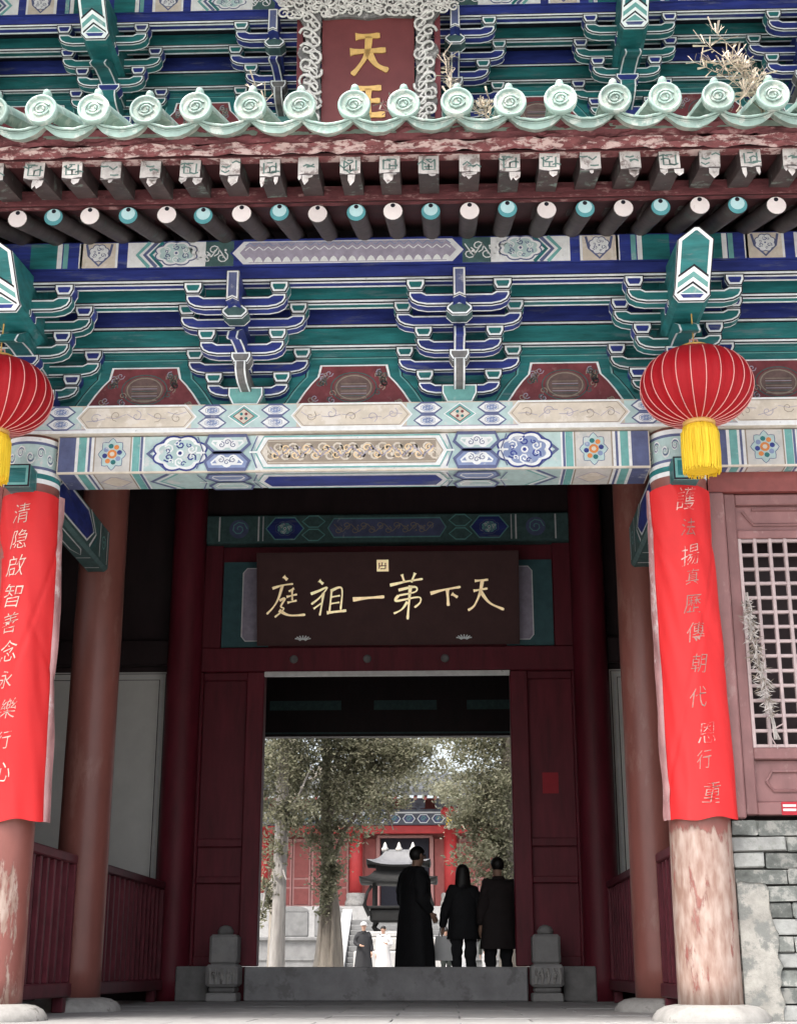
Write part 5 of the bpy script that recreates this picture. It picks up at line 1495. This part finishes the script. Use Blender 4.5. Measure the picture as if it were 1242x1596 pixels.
def far_hall():
    t = thing('main_hall', 'distant red temple hall with round columns under dark tiled eaves', 'temple', (-1.55, 64, 0))
    q = MB(); q.box(-16, 16, -1.5, 14, 1.4, 3.35, 'stone'); q.build('podium', t)
    q = MB(); q.lathe([(.55, 3.35), (.55, 3.6), (.48, 3.75), (.50, 3.95), (.46, 4.05)], 'stone_pale', 20); cb = q.mesh('column_base')
    q = MB(); q.lathe([(.34, 4.05), (.33, 7.3)], 'far_red', 20); cm = q.mesh('column')
    for i in range(-2, 4):
        x = -2.41 + 4.84 * i
        link('column_base', cb, t, (x, 0, 0)); link('column', cm, t, (x, 0, 0))
    q = MB(); q.bevbox(-16, 16, -.15, .25, 7.02, 7.42, 'far_red', .03); q.build('lintel', t)
    q = MB(); q.box(-16, 16, 1.6, 2.0, 3.35, 9, 'far_door'); q.build('wall', t)
    q = MB(); q.bevbox(-16, 16, -.25, .3, 7.44, 8.25, 'far_grey', .02); pb = q.build('painted_beam', t)
    p = Paint(front(-.25))
    for i in range(40):
        u = -15 + i * .75
        p.outline(p.hexa(u, u + .62, 7.55, 7.95, 0, .15), 'blue_grey', 'line', .05, 1)
        p.spiral(u + .3, 7.75, .14, 0, 1.3, .04, 'teal_light', 3)
    p.rect(-16, 16, 8.02, 8.10, 'line', 0)
    p.build('beam_painting', pb)
    # doors: framed leaves with panels
    for b in range(-2, 3):
        x0 = -2.41 + 4.84 * b
        if b == 0: continue
        for k in range(4):
            a = x0 + .45 + k * .985
            q = MB(); q.bevbox(a, a + .95, 1.40, 1.58, 3.4, 6.9, 'far_pink', .02); q.build('door_leaf', t)
            q = MB(); q.bevbox(a + .1, a + .85, 1.36, 1.399, 4.9, 6.7, 'far_door', .01); q.bevbox(a + .1, a + .85, 1.36, 1.399, 3.55, 4.35, 'far_door', .01); q.bevbox(a + .1, a + .85, 1.36, 1.399, 4.45, 4.8, 'far_door', .01); q.build('door_panel', t)
    q = MB(); q.box(-1.2, 1.3, 1.50, 1.58, 3.4, 6.9, 'dark'); q.build('doorway_shade_board', t)  # near-black board painted in for the shade inside an open door
    for x in (-1.35, 1.45):
        q = MB(); q.bevbox(x - .1, x + .1, 1.3, 1.58, 3.4, 6.95, 'far_pink', .02); q.build('door_frame', t)
    q = MB(); q.bevbox(-1.4, 1.5, 1.3, 1.58, 6.92, 7.05, 'far_pink', .02); q.build('door_frame', t)
    for x in (-1.75, 1.9):
        q = MB(); q.bevbox(x - .3, x + .3, 1.42, 1.58, 3.4, 6.9, 'far_door', .02); q.build('door_leaf', t)
    q = MB()
    P0 = [(-18, -3.2, 8.6), (18, -3.2, 8.6), (18, 2.5, 10.1), (-18, 2.5, 10.1)]
    q.add(P0 + [(x, y, z + .3) for x, y, z in P0], [[0, 3, 2, 1], [4, 5, 6, 7], [0, 1, 5, 4]], 'tile_dark'); q.build('roof', t)
    q = MB(); q.tube([(0, 0, 0), (0, 5.6, 1.47)], .13, 'tile_dark', 8); tm = q.mesh('roof_tile')
    for i in range(72): link('roof_tile', tm, t, (-17.8 + .5 * i, -3.25, 8.9))
    q = MB(); q.tube([(0, 0, 0), (0, 3.2, .8)], .09, 'far_door', 8); fm = q.mesh('rafter')
    for i in range(72): link('rafter', fm, t, (-17.8 + .5 * i, -3.0, 8.48))
    q = MB(); q.bevbox(-.55, .55, -.4, .1, 0, .45, 'far_grey', .05); q.tube([(.2, 0, -.02), (.2, -.5, .1)], .1, 'far_grey', 6); fm = q.mesh('bracket_set')
    for i in range(20): link('bracket_set', fm, t, (-15.5 + 1.61 * i, -.3, 8.27))
far_hall()
src = [o for o in COL.objects if o.name == 'red_lantern.001'][0]
lc = copy_tree(src); lc.location = (.82, 62.2, 7.95); lc.scale = (.95, .95, .95)
lc['label'] = 'distant small red lantern with yellow tassel under the far hall eave'

# ================================================================== trees
def leaf_cloud(clumps, n_per, size, seed):
    rr = random.Random(seed); V = []; F = []; K = []
    for (cx, cy, cz, rx, ry, rz, dens) in clumps:
        n = int(.50 * n_per * dens * (rx * rz) ** 1.0 * 26 * (ry / .4) ** .5)
        subs = [(rr.gauss(0, .5), rr.gauss(0, .5), rr.gauss(0, .5), rr.uniform(.16, .34)) for _ in range(max(4, int(n / 70)))]
        for i in range(n):
            sx, sy, sz, sr = subs[int(rr.random() ** 1.3 * len(subs))]
            x = cx + rx * (sx + rr.gauss(0, 1) * sr); y = cy + ry * (sy + rr.gauss(0, 1) * sr); z = cz + rz * (sz + rr.gauss(0, 1) * sr)
            d = Vector((rr.uniform(-1, 1), rr.uniform(-1, 1), rr.uniform(-.5, 1))).normalized() * size * rr.uniform(.5, 1.9)
            w = d.cross(Vector((rr.uniform(-1, 1), rr.uniform(-1, 1), rr.uniform(-1, 1)))).normalized() * size * rr.uniform(.22, .42)
            b = len(V)
            V += [(x - w.x * .4, y - w.y * .4, z - w.z * .4), (x + w.x + d.x * .5, y + w.y + d.y * .5, z + w.z + d.z * .5), (x + d.x, y + d.y, z + d.z), (x - w.x + d.x * .4, y - w.y + d.y * .4, z - w.z + d.z * .4)]
            F.append((b, b + 1, b + 2, b + 3)); K.append(rr.choices((0, 1, 2), (5, 2, 5))[0])
    return V, F, K
def tree(label, loc, trunk, limbs, clumps, bark, seed, size=.08, n_per=480, name='cypress_tree', leaves=('leaf_a', 'leaf_b', 'leaf_c')):
    t = thing(name, label, 'tree', loc, 0, 'courtyard trees')
    q = MB()
    n = 12; rings = []
    for j, (x, y, z, r) in enumerate(trunk):
        rings.append([(x + r * (1 + .14 * sin(3 * a + z) + .07 * sin(7 * a + 2 * z)) * cos(a), y + r * (1 + .14 * sin(3 * a + z) + .07 * sin(7 * a + 2 * z)) * sin(a), z) for a in [2 * pi * i / 20 for i in range(20)]])
    q.loft(rings, bark); q.build('trunk', t)
    for (pts, r) in limbs:
        q = MB(); q.tube(pts, [r * (1 - .75 * i / (len(pts) - 1)) for i in range(len(pts))], bark, 7); q.build('limb', t)
    V, F, K = leaf_cloud(clumps, n_per, size, seed)
    me = bpy.data.meshes.new('crown'); me.from_pydata(V, [], F)
    for k in leaves: me.materials.append(M[k])
    me.polygons.foreach_set('material_index', K); me.update()
    o = link('crown', me, t); o['kind'] = 'stuff'
def tr(z, lean=0): pass
tree('slim tree with a bare pale grey trunk, leftmost in the doorway', (-2.85, 20, -.03),
     [(0, 0, 0, .19), (0, 0, .6, .155), (.02, 0, 2, .14), (.05, 0, 4, .125), (.08, .1, 7, .09), (.1, .1, 10, .04)],
     [([(0.03, 0, 2.4), (-.25, -.1, 2.0), (-.32, -.15, 1.5)], .05), ([(.04, 0, 3.4), (.4, -.2, 3.9), (.7, -.3, 4.6)], .05), ([(.05, 0, 4.5), (-.4, 0, 5.0)], .05), ([(.03, 0, 2.6), (.18, -.15, 2.2)], .04)],
     [(-.25, -.1, 1.9, .16, .2, .45, 1.0), (-.1, 0, 2.75, .30, .3, .42, 1.1), (.2, 0, 3.6, .5, .5, .5, .8), (0, 0, 4.9, .75, .7, .7, .9), (.3, 0, 5.9, .8, .7, .6, .9), (0, 0, 7.5, 1, 1, 1.2, .5), (-.7, .4, 4.3, .5, .5, 1.0, .8)], 'bark_pale', 21)
tree('thick trunked cypress with low hanging olive foliage between the plaster panel and the stair', (-1.85, 21, -.03),
     [(0, 0, 0, .42), (0, 0, .25, .33), (0, 0, .8, .28), (0, 0, 1.6, .22), (-.05, .1, 2.6, .15), (-.1, .2, 4, .11), (-.1, .2, 7, .08), (-.1, 0, 11, .03)],
     [([(0, 0, 2.4), (.35, -.3, 3.3), (.9, -.4, 4.0)], .08), ([(-.1, 0, 3.4), (.5, -.3, 4.9), (1.6, -.4, 5.4)], .08), ([(0, 0, 3.0), (-.4, -.3, 3.8)], .06), ([(0.9, -.2, 4.4), (1.25, -.35, 3.9), (1.42, -.4, 3.3)], .05), ([(.05, -.26, 0), (.12, -.28, .9), (.1, -.24, 2.0)], .07), ([(-.17, -.2, 0), (-.15, -.24, 1.0), (-.1, -.2, 2.2)], .06)],
     [(-.05, -.35, 1.75, .27, .2, .45, 1.1), (.05, -.4, 2.45, .40, .25, .5, .85), (-.15, -.35, 3.2, .55, .35, .55, .7), (-.7, -.1, 4.6, .6, .4, .7, .9), (.9, -.1, 4.9, .8, .5, .5, 1.0), (.5, -.3, 4.0, .7, .5, .7, .7), (1.25, -.3, 3.9, .45, .4, .55, .75), (.3, -.2, 5.2, 1.1, .6, .8, .7), (1.7, -.3, 5.0, .6, .5, .6, .85), (1.0, 0, 6.3, 1.2, .8, .7, .9), (0, 0, 8.5, 1.2, 1.2, 1.6, .35)], 'bark', 22)
tree('leafy tree whose pale crown fills the doorway side behind the short haired visitor', (1.95, 19.5, -.03),
     [(0.12, 0, 0, .3), (.1, 0, 1, .24), (.05, 0, 3, .2), (.12, 0, 4.2, .16), (.15, 0, 7, .1), (.1, 0, 10, .04)],
     [([(.05, 0, 2.8), (-.4, -.2, 3.4), (-.9, -.3, 3.6)], .06), ([(.1, 0, 3.6), (-.5, -.2, 4.4)], .06), ([(.05, 0, 2.2), (-.3, -.2, 2.4)], .05)],
     [(-.15, -.2, 1.55, .34, .3, .45, 1.2), (-.25, -.3, 2.3, .42, .4, .5, 1.2), (-.35, -.2, 3.1, .55, .5, .55, 1.1), (-.85, -.2, 3.4, .32, .4, .35, .9), (-.2, -.2, 4.0, .6, .5, .6, 1.1), (-.4, 0, 4.9, .65, .6, .6, 1.0), (0, 0, 5.9, .8, .7, .7, .9), (0, 0, 8, 1, 1, 1.4, .35), (.5, .2, 3, .4, .4, 1.4, .9)], 'bark', 23)
tree('farther bright leafed tree above the roof of the incense burner', (-1.1, 38, -.03),
     [(-4.2, 3, 0, .3), (-4.2, 3, 3, .26), (-3.9, 2, 6, .2), (-3.4, 1, 9, .12), (-3.2, 1, 13, .04)],
     [([(-3.9, 2, 6), (-2.3, 1, 7.2), (-1.0, 0, 6.8), (.6, 0, 7.1)], .09), ([(-3.8, 2, 6.5), (-1, 1, 8.2), (1.6, 1, 8)], .09), ([(-2.3, 1, 7.2), (-1.2, 0, 6.2), (-.6, -.3, 5.6)], .05)],
     [(-1.0, 0, 6.6, 1.0, .7, .55, .5), (.3, 0, 6.9, .9, .6, .5, .36), (1.8, 0, 6.4, .8, .7, .6, .5), (-.2, 0, 8.0, 1.6, .8, .6, .26), (1.4, 0, 8.1, 1.2, .8, .6, .22), (-2.0, 0, 5.6, .8, .6, .6, .5), (2.4, 0, 5.4, .6, .6, .7, .5), (0, 0, 9.6, 1.8, 1, .8, .16)], 'bark', 24, .12, 300, 'broadleaf_tree', ('leaf_c', 'leaf_a', 'leaf_d'))
